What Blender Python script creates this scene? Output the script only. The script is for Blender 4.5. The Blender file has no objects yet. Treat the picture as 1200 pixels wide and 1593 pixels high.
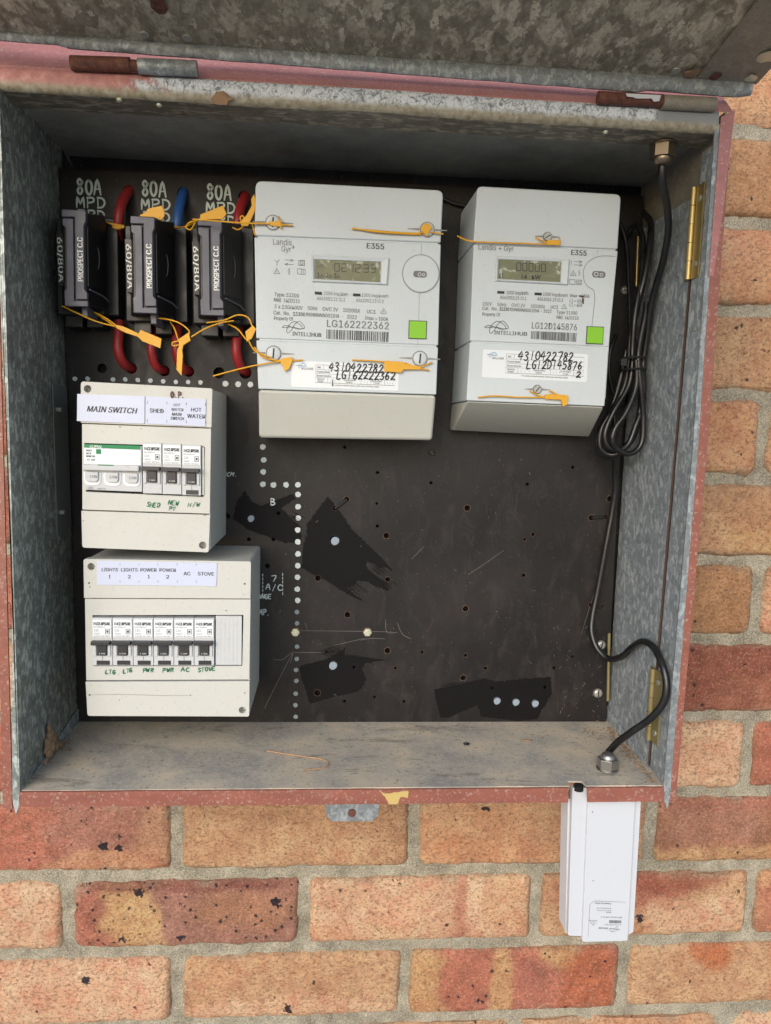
import bpy, bmesh, math, random
from mathutils import Vector, Matrix, noise
from mathutils.geometry import delaunay_2d_cdt
S = bpy.context.scene
C = S.collection
rnd = random.Random(7)

# ---------------------------------------------------------------- camera, sky, light
F_PX, W_PX, H_PX = 1150.0, 1200.0, 1593.0
CAM = Vector((.1412, -.7409, .4688)); PITCH, YAW, ROLL = -.1083, -.0755, -.0278
RM = Matrix.Rotation(YAW, 3, 'Z') @ Matrix.Rotation(PITCH, 3, 'X') @ Matrix.Rotation(ROLL, 3, 'Y')
cd = bpy.data.cameras.new('camera'); cam = bpy.data.objects.new('camera', cd); C.objects.link(cam)
cd.sensor_fit = 'VERTICAL'; cd.sensor_height = 24; cd.lens = 24 * F_PX / H_PX
cd.clip_start = .01; cd.clip_end = 200
m = (RM @ Matrix.Rotation(math.pi / 2, 3, 'X')).to_4x4(); m.translation = CAM
cam.matrix_world = m; S.camera = cam

SUN_EL, SUN_AZ = math.radians(24), math.radians(205)     # azimuth: sun behind the camera, a little to the left
w = bpy.data.worlds.new("World"); S.world = w; w.use_nodes = True
nt = w.node_tree; bg = nt.nodes['Background']
sky = nt.nodes.new('ShaderNodeTexSky'); sky.sky_type = 'NISHITA'; sky.sun_disc = False
sky.sun_elevation = SUN_EL; sky.sun_rotation = SUN_AZ; sky.air_density = 1.0; sky.dust_density = 1.2; sky.ozone_density = 1.0
nt.links.new(sky.outputs[0], bg.inputs[0]); bg.inputs[1].default_value = .15
sd = bpy.data.lights.new('sun', 'SUN'); sd.energy = 1.1; sd.angle = math.radians(40); sd.color = (1, .985, .965)
so = bpy.data.objects.new('sun', sd); C.objects.link(so)
sdir = Vector((math.sin(SUN_AZ) * math.cos(SUN_EL), math.cos(SUN_AZ) * math.cos(SUN_EL), math.sin(SUN_EL)))
so.rotation_euler = (-sdir).to_track_quat('-Z', 'Y').to_euler(); so.location = (0, -3, 3)
S.view_settings.view_transform = 'Standard'; S.view_settings.look = 'None'
S.view_settings.exposure = .66; S.view_settings.gamma = 1

# ---------------------------------------------------------------- survey: photo measurement -> point on a real plane
def ray(u, v): return RM @ Vector(((u - W_PX / 2) / F_PX, 1, (H_PX / 2 - v) / F_PX))
def at(u, v, Y):
    d = ray(u, v); t = (Y - CAM.y) / d.y; return CAM + d * t
def onz(u, v, Z):
    d = ray(u, v); t = (Z - CAM.z) / d.z; return CAM + d * t
def onx(u, v, X):
    d = ray(u, v); t = (X - CAM.x) / d.x; return CAM + d * t
def pxs(Y): return (at(700, 700, Y) - at(600, 700, Y)).length / 100

# ---------------------------------------------------------------- materials
def mat(name, col, rough=.6, metal=0, spec=.5):
    M = bpy.data.materials.new(name); M.use_nodes = True
    b = M.node_tree.nodes['Principled BSDF']
    b.inputs['Base Color'].default_value = (*col, 1); b.inputs['Roughness'].default_value = rough
    b.inputs['Metallic'].default_value = metal; b.inputs['Specular IOR Level'].default_value = spec
    return M
class NB:
    def __init__(s, M): s.M = M; s.t = M.node_tree; s.b = s.t.nodes['Principled BSDF']; s.geo = None
    def n(s, ty, **k):
        x = s.t.nodes.new(ty)
        for a, v in k.items(): setattr(x, a, v)
        return x
    def l(s, a, b): s.t.links.new(a, b)
    def pos(s, scale=(1, 1, 1), rot=(0, 0, 0)):
        if not s.geo: s.geo = s.n('ShaderNodeNewGeometry')
        mp = s.n('ShaderNodeMapping'); mp.inputs['Scale'].default_value = scale; mp.inputs['Rotation'].default_value = rot
        s.l(s.geo.outputs['Position'], mp.inputs[0]); return mp.outputs[0]
    def noise(s, vec, sc, det=5, rough=.6, dist=0):
        x = s.n('ShaderNodeTexNoise'); x.inputs['Scale'].default_value = sc; x.inputs['Detail'].default_value = det
        x.inputs['Roughness'].default_value = rough; x.inputs['Distortion'].default_value = dist
        s.l(vec, x.inputs['Vector']); return x.outputs[0]
    def vor(s, vec, sc, feature='F1', rand=1):
        x = s.n('ShaderNodeTexVoronoi', feature=feature); x.inputs['Scale'].default_value = sc
        x.inputs['Randomness'].default_value = rand; s.l(vec, x.inputs['Vector']); return x
    def ramp(s, fac, stops, interp='LINEAR'):
        x = s.n('ShaderNodeValToRGB'); e = x.color_ramp.elements; x.color_ramp.interpolation = interp
        for i, (p, c) in enumerate(stops):
            if i > 1: e.new(p)
            e[i].position = p; e[i].color = (*c, 1) if len(c) == 3 else c
        s.l(fac, x.inputs[0]); return x.outputs[0]
    def mix(s, fac, a, b, mode='MIX'):
        x = s.n('ShaderNodeMix', data_type='RGBA', blend_type=mode)
        if hasattr(fac, 'links'): s.l(fac, x.inputs[0])
        else: x.inputs[0].default_value = fac
        for i, v in ((6, a), (7, b)):
            if hasattr(v, 'links'): s.l(v, x.inputs[i])
            else: x.inputs[i].default_value = (*v, 1)
        return x.outputs[2]
    def math(s, op, a, b=None):
        x = s.n('ShaderNodeMath', operation=op)
        for i, v in ((0, a), (1, b)):
            if v is None: continue
            if hasattr(v, 'links'): s.l(v, x.inputs[i])
            else: x.inputs[i].default_value = v
        return x.outputs[0]
    def bump(s, h, strength=.3, dist=.001, prev=None):
        x = s.n('ShaderNodeBump'); x.inputs['Strength'].default_value = strength; x.inputs['Distance'].default_value = dist
        s.l(h, x.inputs['Height'])
        if prev: s.l(prev, x.inputs['Normal'])
        return x.outputs[0]
    def out(s, col=None, rough=None, normal=None, metal=None):
        if col is not None: s.l(col, s.b.inputs['Base Color'])
        if rough is not None: s.l(rough, s.b.inputs['Roughness'])
        if normal is not None: s.l(normal, s.b.inputs['Normal'])
        if metal is not None: s.l(metal, s.b.inputs['Metallic'])
        return s.M
def g(v): return (v, v, v)

def galv(name, lo, hi, tint=(1, 1, 1), sc=150, stretch=(1, 1, 1), fleck=.5, rough=.5, metal=.35, dirt=.3, dirtcol=(.09, .075, .055), rot=(0, 0, 0)):
    M = mat(name, lo, rough, metal); b = NB(M)
    p = b.pos(stretch, rot)
    wob = b.noise(p, sc * .5, 3)
    add = b.n('ShaderNodeVectorMath', operation='MULTIPLY_ADD'); b.l(wob, add.inputs[0]); add.inputs[1].default_value = (.006, .006, .006); b.l(p, add.inputs[2])
    v1 = b.vor(add.outputs[0], sc); v2 = b.vor(add.outputs[0], sc * 2.3)
    s1 = b.math('MULTIPLY', b.ramp(v1.outputs['Color'], [(0, g(0)), (1, g(1))]), .6)
    s2 = b.math('MULTIPLY', b.ramp(v2.outputs['Color'], [(0, g(0)), (1, g(1))]), .4)
    f = b.math('ADD', s1, s2)
    base = b.ramp(f, [(0.1, tuple(a * c for a, c in zip(lo, tint))), (.62, tuple((a * .62 + h * .38) * c for a, h, c in zip(lo, hi, tint))), (.9, tuple(a * c for a, c in zip(hi, tint)))])
    fl = b.noise(b.pos(tuple(a * q for a, q in zip(stretch, (1, 1, .5))), rot), 210, 1, .5, .3)
    base = b.mix(b.math('MULTIPLY', b.ramp(fl, [(.56, g(0)), (.62, g(1))]), fleck), base, tuple(min(.8, h * 1.5) for h in hi))
    big = b.noise(b.pos((1, 1, 1)), 16, 5, .65)
    base = b.mix(b.math('MULTIPLY', b.ramp(big, [(.42, g(0)), (.7, g(1))]), dirt), base, dirtcol)
    fine = b.noise(b.pos((1, 1, 1)), 900, 3)
    base = b.mix(.5, base, b.ramp(fine, [(.3, g(.35)), (.7, g(.75))]), 'OVERLAY')
    nr = b.bump(f, .25, .0006); nr = b.bump(fine, .15, .0003, nr)
    return b.out(base, b.ramp(big, [(.3, g(rough - .1)), (.7, g(rough + .2))]), nr)
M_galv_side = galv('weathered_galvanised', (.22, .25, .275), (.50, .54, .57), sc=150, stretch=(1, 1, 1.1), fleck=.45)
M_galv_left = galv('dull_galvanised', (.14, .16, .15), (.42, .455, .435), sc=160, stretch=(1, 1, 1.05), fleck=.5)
def lid_material():
    M = mat('lid_galvanised', (.2, .18, .14), .6, .1); b = NB(M); p = b.pos((1, .55, 1))
    w1 = b.noise(p, 130, 3, .6); av = b.n('ShaderNodeVectorMath', operation='MULTIPLY_ADD'); b.l(w1, av.inputs[0]); av.inputs[1].default_value = (.02, .02, .02); b.l(p, av.inputs[2])
    v = b.vor(av.outputs[0], 85); v2 = b.vor(av.outputs[0], 190); n1 = b.noise(p, 90, 3, .6, .2); n2 = b.noise(p, 420, 4, .7); big = b.noise(b.pos(), 12, 4)
    s1 = b.n('ShaderNodeSeparateColor'); b.l(v.outputs['Color'], s1.inputs[0]); s2 = b.n('ShaderNodeSeparateColor'); b.l(v2.outputs['Color'], s2.inputs[0])
    col = b.ramp(s2.outputs[0], [(.0, (.20, .18, .135)), (.5, (.27, .245, .185)), (1, (.37, .335, .26))])
    col = b.mix(b.ramp(s1.outputs[0], [(.70, g(0)), (.76, g(.75)), (1, g(.9))]), col, (.50, .45, .35))
    col = b.mix(b.ramp(s2.outputs[1], [(.84, g(0)), (.88, g(.7))]), col, (.58, .53, .43))
    col = b.mix(b.ramp(n1, [(.40, g(.75)), (.52, g(0))]), col, (.16, .14, .10))
    col = b.mix(.6, col, b.ramp(n2, [(.35, g(.35)), (.65, g(.65))]), 'OVERLAY')
    col = b.mix(b.ramp(big, [(.5, g(0)), (.7, g(.45))]), col, (.21, .185, .135))
    return b.out(col, None, b.bump(w1, .2, .0006))
M_galv_lid = lid_material()
M_galv_margin = galv('brown_stained_galvanised', (.20, .18, .145), (.28, .255, .205), sc=120, fleck=.05, dirt=.3, metal=.1, rough=.6)
M_galv_edge = galv('grey_zinc_edge', (.16, .18, .19), (.36, .39, .40), sc=260, fleck=.35, metal=.3)
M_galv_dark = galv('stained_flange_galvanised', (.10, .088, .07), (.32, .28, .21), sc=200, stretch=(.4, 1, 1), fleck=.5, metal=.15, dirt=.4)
M_galv_ceiling = galv('smooth_grey_sheet', (.27, .265, .235), (.33, .32, .285), sc=90, fleck=.03, metal=.1, dirt=.5)

def rim_material():
    M = mat('flaking_rim_paint', (.5, .52, .54), .6); b = NB(M)
    p = b.pos()
    n1 = b.noise(p, 170, 5, .68, 1.4)
    crk = b.vor(b.pos((1, 1, .5)), 150, 'DISTANCE_TO_EDGE')
    white = b.ramp(n1, [(.38, (.20, .22, .25)), (.45, (.42, .46, .50)), (.53, (.66, .70, .75))])
    white = b.mix(b.ramp(crk.outputs[0], [(0, g(.7)), (.03, g(0))]), white, (.16, .17, .18))
    sep = b.n('ShaderNodeSeparateXYZ'); b.l(b.geo.outputs['Position'], sep.inputs[0])
    # left end still carries the pink paint
    wig = b.math('MULTIPLY_ADD', b.noise(p, 60, 4), .10); wig.node.inputs[2].default_value = -.05
    fx = b.math('ADD', sep.outputs[0], wig)
    pink = b.ramp(b.noise(p, 120, 5, .7), [(.3, (.33, .14, .13)), (.55, (.50, .22, .20)), (.75, (.60, .36, .33))])
    col = b.mix(b.ramp(fx, [(.0, g(1)), (.012, g(0))]), white, pink)
    # bare end at the right
    col = b.mix(b.ramp(sep.outputs[0], [(.385, g(0)), (.387, g(1))]), col, (.24, .25, .26))
    dz = b.math('ADD', sep.outputs[2], b.math('MULTIPLY', b.noise(p, 180, 4), .004))
    col = b.mix(b.ramp(b.math('SUBTRACT', dz, .7), [(.0115, g(1)), (.0145, g(0))]), col, b.ramp(b.noise(p, 200, 4), [(.3, (.20, .165, .10)), (.7, (.42, .38, .29))]))
    return b.out(col, None, b.bump(n1, .4, .0006))
M_rim = rim_material()

def pink_paint(name, c, worn=.25):
    M = mat(name, c, .5); b = NB(M); p = b.pos()
    n1 = b.noise(b.pos((1, 1, .25)), 150, 5, .7, .6); big = b.noise(p, 25, 3)
    col = b.ramp(b.noise(b.pos((.2, .2, 1)), 90, 4), [(.25, tuple(x * .78 for x in c)), (.7, tuple(min(1, x * 1.12) for x in c))])
    spk = b.noise(p, 420, 4, .7)
    col = b.mix(b.ramp(spk, [(.58, g(0)), (.63, g(worn * 2))]), col, (.55, .48, .42))
    col = b.mix(b.ramp(big, [(.55, g(0)), (.75, g(worn))]), col, (.28, .24, .22))
    return b.out(col, b.ramp(n1, [(.3, g(.35)), (.7, g(.6))]), b.bump(n1, .15, .0004))
M_pink = pink_paint('salmon_pink_paint', (.38, .155, .145))
M_red = pink_paint('brick_red_paint', (.26, .088, .06), .2)

def board_material():
    M = mat('dark_brown_board', (.03, .025, .024), .5, 0, .3); b = NB(M); p = b.pos()
    big = b.noise(p, 9, 5, .6)
    col = b.ramp(big, [(.35, (.0095, .0082, .0088)), (.5, (.0145, .0125, .0128)), (.68, (.023, .0195, .019))])
    dust = b.noise(b.pos((1, 1, .5)), 60, 6, .75, 1)
    col = b.mix(b.ramp(dust, [(.52, g(0)), (.7, g(.4))]), col, (.055, .046, .042))
    scr = b.noise(b.pos((1, 1, .06), (0, .7, 0)), 300, 4, .7, .3)
    col = b.mix(b.ramp(scr, [(.62, g(0)), (.72, g(.14))]), col, (.16, .15, .14))
    spk = b.noise(p, 500, 2)
    col = b.mix(b.ramp(spk, [(.69, g(0)), (.72, g(.6))]), col, (.22, .20, .18))
    return b.out(col, b.ramp(dust, [(.3, g(.33)), (.7, g(.6))]), b.bump(dust, .08, .0005))
M_board = board_material()
M_smear = mat('fresh_dark_paint', (.0045, .0038, .0045), .65, 0, .18)
M_dot = mat('white_marker_paint', (.55, .60, .60), .6)
M_dotdim = mat('dusty_marker_paint', (.20, .23, .25), .7)
M_rust = mat('rust_stain', (.12, .065, .035), .8)
mat_grime = mat('grime', (.14, .11, .08), .8)
M_void = mat('shade_black', (.004, .004, .004), .9)  # flat black put in for the shade inside gaps and openings
M_plug = mat('pale_hole_plug', (.26, .32, .38), .5)

def plastic(name, c, rough=.4, dirt=.12, dcol=(.30, .25, .18), sc=14):
    M = mat(name, c, rough); b = NB(M); p = b.pos()
    n1 = b.noise(p, sc, 6, .65); n2 = b.noise(p, 330, 3, .6)
    col = b.mix(b.ramp(n1, [(.45, g(0)), (.68, g(dirt))]), c, dcol)
    col = b.mix(b.ramp(n2, [(.63, g(0)), (.68, g(dirt * 2))]), col, dcol)
    fine = b.noise(p, 1600, 2)
    return b.out(col, b.ramp(n1, [(.3, g(rough - .05)), (.7, g(rough + .15))]), b.bump(fine, .06, .0002))
M_meter = plastic('pale_grey_plastic', (.565, .61, .635), .42, .06)
M_meter_low = plastic('ivory_grey_plastic', (.53, .53, .475), .42, .10)
M_cream = plastic('cream_plastic', (.535, .535, .495), .42, .10, (.28, .22, .14), 22)
M_white = plastic('white_plastic', (.55, .57, .61), .35, .03)
M_breaker = plastic('breaker_white', (.52, .53, .54), .4, .1)
M_paper = plastic('white_label', (.54, .58, .72), .35, .03)
M_sticker = plastic('white_sticker', (.74, .77, .79), .35, .02)
M_black = plastic('black_plastic', (.010, .010, .011), .38, .03, (.10, .09, .08), 60)
M_fuse = plastic('dark_grey_moulding', (.10, .10, .13), .42, .25, (.15, .14, .13), 60)
M_toggle = mat('toggle_black', (.028, .028, .032), .4)
M_ink = mat('black_ink', (.015, .015, .02), .5)
M_print = mat('grey_print', (.16, .165, .17), .6)
M_print2 = mat('dark_print', (.07, .075, .08), .6)
M_line = mat('groove_grey', (.24, .24, .235), .6)
M_greenprint = mat('green_print', (.0, .20, .065), .5)
M_greenpen = mat('green_marker', (.0, .13, .06), .5)
M_redpen = mat('dark_red_marker', (.09, .008, .008), .5)
M_chalk = mat('grey_marker_paint', (.58, .66, .62), .6)
M_letters = mat('white_lettering', (.78, .78, .76), .5)
M_greenbtn = mat('lime_button', (.22, .52, .005), .35)
M_redcable = plastic('red_insulation', (.30, .018, .02), .4, .1, (.1, .05, .04))
M_bluecable = plastic('blue_insulation', (.02, .09, .30), .4, .1, (.05, .05, .1))
M_cable = plastic('black_sheath', (.008, .008, .009), .28, .1, (.05, .05, .05), 80)
M_seal = plastic('orange_yellow_seal', (.72, .36, .008), .4, .05)
M_brass = mat('brass', (.36, .28, .12), .4, .8)
M_brass_dull = mat('dull_brass', (.30, .25, .12), .5, .6)
M_steel = mat('bright_steel', (.36, .35, .34), .32, .9)
M_bronze = mat('bronzed_steel', (.25, .20, .14), .35, .9)
M_screw = mat('zinc_screw', (.42, .42, .38), .45, .6)
M_hexb = mat('pale_passivated_bolt', (.60, .60, .47), .4, .5)
def rusty():
    M = mat('rusty_tube', (.12, .04, .02), .8); b = NB(M); p = b.pos()
    n1 = b.noise(p, 200, 5, .7)
    return b.out(b.ramp(n1, [(.3, (.05, .022, .015)), (.55, (.13, .045, .03)), (.75, (.22, .10, .06))]), None, b.bump(n1, .5, .0006))
M_rusty = rusty()
def lcd_mat():
    M = mat('lcd_glass', (.16, .155, .095), .1, 0, .4); b = NB(M); p = b.pos()
    n1 = b.noise(p, 70, 2, .5, 1.5)
    return b.out(b.ramp(n1, [(.5, (.17, .165, .075)), (.6, (.20, .195, .095)), (.66, (.42, .43, .34))]), None, b.bump(b.noise(p, 60, 2), .25, .002))  # pale end of the ramp paints broken bright reflections on the glass
M_lcd = lcd_mat()
M_lcdseg = mat('lcd_segment', (.012, .012, .008), .3)
M_clear = mat('grey_plate', (.15, .17, .17), .35)

def floor_material():
    M = mat('dusty_metal_floor', (.2, .18, .15), .8); b = NB(M); p = b.pos()
    big = b.noise(p, 18, 6, .65, .6)
    col = b.ramp(big, [(.36, (.33, .305, .265)), (.5, (.46, .40, .32)), (.62, (.58, .48, .35))])
    st = b.noise(b.pos((.25, 1, 1), (0, 0, .1)), 45, 5, .7, .4)
    col = b.mix(b.ramp(st, [(.57, g(0)), (.66, g(.6))]), col, (.15, .13, .105))
    sp = b.noise(p, 520, 3, .7)
    col = b.mix(b.ramp(sp, [(.57, g(0)), (.61, g(.75))]), col, (.58, .54, .47))
    sp2 = b.noise(p, 260, 3, .7)
    col = b.mix(b.ramp(sp2, [(.60, g(0)), (.65, g(.6))]), col, (.12, .10, .08))
    return b.out(col, None, b.bump(sp, .3, .0006))
M_floor = floor_material()

def brick_material():
    M = mat('fired_clay', (.4, .2, .1), .85, 0, .2); b = NB(M); p = b.pos()
    a = b.n('ShaderNodeAttribute', attribute_name='col'); sp = b.n('ShaderNodeAttribute', attribute_name='spot')
    mid = b.noise(p, 48, 6, .7, .5); fine = b.noise(p, 430, 4, .75, .3)
    creases = b.noise(b.pos((1, 1, 1.5), (0, .5, 0)), 250, 5, .72, .35); big = b.noise(p, 17, 4, .6)
    col = b.mix(.85, a.outputs['Color'], b.ramp(mid, [(.3, g(.30)), (.5, g(.5)), (.7, g(.66))]), 'OVERLAY')
    col = b.mix(.5, col, b.ramp(big, [(.35, (.42, .36, .30)), (.62, (.62, .60, .56))]), 'OVERLAY')
    col = b.mix(b.ramp(creases, [(.50, g(0)), (.62, g(.7))]), col, (.24, .11, .055))
    col = b.mix(b.ramp(fine, [(.53, g(0)), (.63, g(.38))]), col, (.74, .50, .35))
    col = b.mix(b.ramp(fine, [(.36, g(.6)), (.43, g(0))]), col, (.22, .10, .055))
    def spots(scale, gain, r0, r1, amt, wa):
        c0 = col
        wob = b.n('ShaderNodeVectorMath', operation='MULTIPLY_ADD'); nn = b.n('ShaderNodeTexNoise'); nn.inputs['Scale'].default_value = scale * 3.2; nn.inputs['Detail'].default_value = 4; b.l(p, nn.inputs['Vector'])
        b.l(nn.outputs['Color'], wob.inputs[0]); wob.inputs[1].default_value = (wa, 0, wa); b.l(p, wob.inputs[2])
        v = b.vor(wob.outputs[0], scale); sc_ = b.n('ShaderNodeSeparateColor'); b.l(v.outputs['Color'], sc_.inputs[0])
        on = b.math('LESS_THAN', sc_.outputs[0], b.math('MULTIPLY', sp.outputs['Fac'], gain))
        rad = b.math('MULTIPLY_ADD', sc_.outputs[1], r1); rad.node.inputs[2].default_value = r0
        near = b.ramp(b.math('SUBTRACT', v.outputs['Distance'], rad), [(0, g(1)), (.06, g(0))])
        return b.mix(b.math('MULTIPLY', b.math('MULTIPLY', on, near), amt), c0, (.020, .019, .028))
    col = spots(62, .95, .03, .26, .95, .016)
    col = spots(190, .8, .02, .34, .85, .006)
    nr = b.bump(mid, .7, .005); nr = b.bump(creases, 1, .0035, nr); nr = b.bump(fine, 1, .0010, nr)
    return b.out(col, None, nr)
M_brick = brick_material()
def mortar_material():
    M = mat('sandy_mortar', (.34, .29, .2), .9, 0, .2); b = NB(M); p = b.pos()
    n1 = b.noise(p, 40, 5, .6); f = b.noise(p, 700, 4, .8); ff = b.vor(p, 650)
    col = b.ramp(n1, [(.3, (.20, .175, .13)), (.5, (.31, .275, .205)), (.7, (.40, .355, .27))])
    col = b.mix(.9, col, b.ramp(f, [(.36, g(.22)), (.64, g(.78))]), 'OVERLAY')
    col = b.mix(b.ramp(f, [(.58, g(0)), (.64, g(.5))]), col, (.6, .55, .45))
    nr = b.bump(n1, .3, .003); nr = b.bump(f, .8, .0009, nr)
    return b.out(col, None, nr)
M_mortar = mortar_material()
M_ground = mat('pale_paving', (.36, .34, .30), .9)
b_ = NB(M_ground); b_.out(b_.ramp(b_.noise(b_.pos(), 3, 6, .7), [(.3, (.30, .28, .25)), (.7, (.42, .40, .36))]))
M_mud = mat('dry_mud', (.30, .19, .11), .95)
M_copper = mat('copper_strand', (.50, .28, .14), .6, .2)
M_web = mat('dusty_thread', (.28, .27, .25), .8)

# ---------------------------------------------------------------- mesh building
class MB:
    def __init__(s): s.v = []; s.f = []
    def add(s, vs, fs):
        o = len(s.v); s.v += [Vector(v) for v in vs]; s.f += [tuple(i + o for i in f) for f in fs]; return s
    def box(s, x0, x1, y0, y1, z0, z1):
        return s.hexa([(x0, y0, z0), (x1, y0, z0), (x1, y0, z1), (x0, y0, z1)], [(x0, y1, z0), (x1, y1, z0), (x1, y1, z1), (x0, y1, z1)])
    def hexa(s, a, b):
        return s.add(list(a) + list(b), [(0, 1, 2, 3), (7, 6, 5, 4), (0, 4, 5, 1), (1, 5, 6, 2), (2, 6, 7, 3), (3, 7, 4, 0)])
    def prism(s, pts, y0, y1):           # pts: (x, z) outline; y0 front, y1 back
        n = len(pts)
        vs = [(x, y0, z) for x, z in pts] + [(x, y1, z) for x, z in pts]
        return s.add(vs, [tuple(range(n)), tuple(range(2 * n - 1, n - 1, -1))] + [(i, i + n, (i + 1) % n + n, (i + 1) % n) for i in range(n)])
    def holed(s, outer, holes, y0, y1):  # plate with true holes
        pts = []; edges = []; loops = []
        for L in [outer] + holes:
            o = len(pts); pts += [Vector(p) for p in L]; n = len(L)
            edges += [(o + i, o + (i + 1) % n) for i in range(n)]; loops.append(L)
        V, E_, Fc, *_ = delaunay_2d_cdt(pts, edges, [], 0, 1e-7)
        def inside(p, L):
            c = False; n = len(L)
            for i in range(n):
                a, b = L[i], L[(i + 1) % n]
                if (a[1] > p[1]) != (b[1] > p[1]) and p[0] < (b[0] - a[0]) * (p[1] - a[1]) / (b[1] - a[1]) + a[0]: c = not c
            return c
        keep = []
        for f in Fc:
            c = [sum(V[i][k] for i in f) / len(f) for k in (0, 1)]
            if inside(c, loops[0]) and not any(inside(c, h) for h in loops[1:]): keep.append(f)
        n = len(V)
        o = len(s.v)
        s.v += [Vector((p[0], y0, p[1])) for p in V] + [Vector((p[0], y1, p[1])) for p in V]
        cnt = {}
        for f in keep:
            for i in range(len(f)):
                e = (f[i], f[(i + 1) % len(f)]); cnt[e] = cnt.get(e, 0) + 1
        for f in keep:
            s.f.append(tuple(i + o for i in f)); s.f.append(tuple(i + n + o for i in reversed(f)))
        for (a, b) in cnt:
            if (b, a) not in cnt: s.f.append((b + o, a + o, a + n + o, b + n + o))
        return s
    def tube(s, pts, r, seg=10, cap=True):
        pts = [Vector(p) for p in pts]; n = len(pts); rings = []
        t = (pts[1] - pts[0]).normalized(); up = Vector((0, 0, 1)) if abs(t.z) < .9 else Vector((1, 0, 0))
        nrm = t.cross(up).normalized()
        o = len(s.v)
        for i in range(n):
            t = (pts[min(i + 1, n - 1)] - pts[max(i - 1, 0)]).normalized()
            nrm = (nrm - t * nrm.dot(t)).normalized(); bi = t.cross(nrm)
            rr = r[i] if isinstance(r, (list, tuple)) else r
            for k in range(seg):
                a = 2 * math.pi * k / seg; s.v.append(pts[i] + (nrm * math.cos(a) + bi * math.sin(a)) * rr)
        for i in range(n - 1):
            for k in range(seg):
                k2 = (k + 1) % seg
                s.f.append((o + i * seg + k, o + i * seg + k2, o + (i + 1) * seg + k2, o + (i + 1) * seg + k))
        if cap: s.f.append(tuple(o + k for k in reversed(range(seg)))); s.f.append(tuple(o + (n - 1) * seg + k for k in range(seg)))
        return s
    def cyl(s, p, axis, r, h, seg=20, r2=None):
        a = Vector(axis).normalized(); p = Vector(p)
        return s.tube([p, p + a * h], [r, r if r2 is None else r2], seg)
    def disc(s, c, r, y0, y1, seg=16, jit=0):
        pts = []
        for k in range(seg):
            a = 2 * math.pi * k / seg; q = r * (1 + jit * rnd.uniform(-1, 1)); pts.append((c[0] + q * math.cos(a), c[1] + q * math.sin(a)))
        return s.prism(pts, y0, y1)
    def ring(s, c, r0, r1, y0, y1, seg=24):
        a = [(c[0] + r1 * math.cos(2 * math.pi * k / seg), c[1] + r1 * math.sin(2 * math.pi * k / seg)) for k in range(seg)]
        b = [(c[0] + r0 * math.cos(2 * math.pi * k / seg), c[1] + r0 * math.sin(2 * math.pi * k / seg)) for k in range(seg)]
        o = len(s.v)
        for L, y in ((a, y0), (b, y0), (a, y1), (b, y1)): s.v += [Vector((x, y, z)) for x, z in L]
        for k in range(seg):
            j = (k + 1) % seg
            s.f += [(o + k, o + j, o + seg + j, o + seg + k), (o + k, o + 2 * seg + k, o + 2 * seg + j, o + j), (o + seg + k, o + seg + j, o + 3 * seg + j, o + 3 * seg + k)]
        return s
def spline(pts, n=8):
    P = [Vector(p) for p in pts]; P = [P[0] * 2 - P[1]] + P + [P[-1] * 2 - P[-2]]; out = []
    for i in range(1, len(P) - 2):
        for k in range(n):
            t = k / n; a, b, c, d = P[i - 1], P[i], P[i + 1], P[i + 2]
            out.append(.5 * ((2 * b) + (c - a) * t + (2 * a - 5 * b + 4 * c - d) * t * t + (3 * b - a - 3 * c + d) * t ** 3))
    out.append(P[-2]); return out

ORG = {}
def thing(name, label, cat, loc, group=None):
    o = bpy.data.objects.new(name, None); C.objects.link(o); o.location = loc; o.empty_display_size = .02
    o['label'] = label; o['category'] = cat
    if group: o['group'] = group
    ORG[o.name] = Vector(loc); return o
def mk(name, mb, material, parent=None, bevel=0, seg=2, smooth=None, label=None, kind=None, org=None):
    O = ORG[parent.name] if parent is not None else Vector(org if org is not None else sum(mb.v, Vector()) / len(mb.v))
    me = bpy.data.meshes.new(name); me.from_pydata([v - O for v in mb.v], [], mb.f)
    me.materials.append(material)
    bm = bmesh.new(); bm.from_mesh(me); bmesh.ops.recalc_face_normals(bm, faces=bm.faces); bm.to_mesh(me); bm.free()
    if smooth or bevel:
        me.polygons.foreach_set('use_smooth', [True] * len(me.polygons))
        if smooth: me.set_sharp_from_angle(angle=math.radians(smooth))
    o = bpy.data.objects.new(name, me); C.objects.link(o)
    if bevel:
        bv = o.modifiers.new('bevel', 'BEVEL'); bv.width = bevel; bv.segments = seg; bv.limit_method = 'ANGLE'; bv.angle_limit = math.radians(35); bv.harden_normals = True
    if parent is None: o.location = O
    else: o.parent = parent
    ORG[o.name] = O
    if label: o['label'] = label
    if kind: o['kind'] = kind
    elif name.endswith('_print') or name in ('display_digits', 'rust_stain', 'eye_mark', 'seal_groove'): o['kind'] = 'stuff'
    return o
def tag(o, label, cat, group=None):
    o['label'] = label; o['category'] = cat
    if group: o['group'] = group
    return o
def q2(pts, Y): return [(at(u, v, Y).x, at(u, v, Y).z) for u, v in pts]

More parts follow.
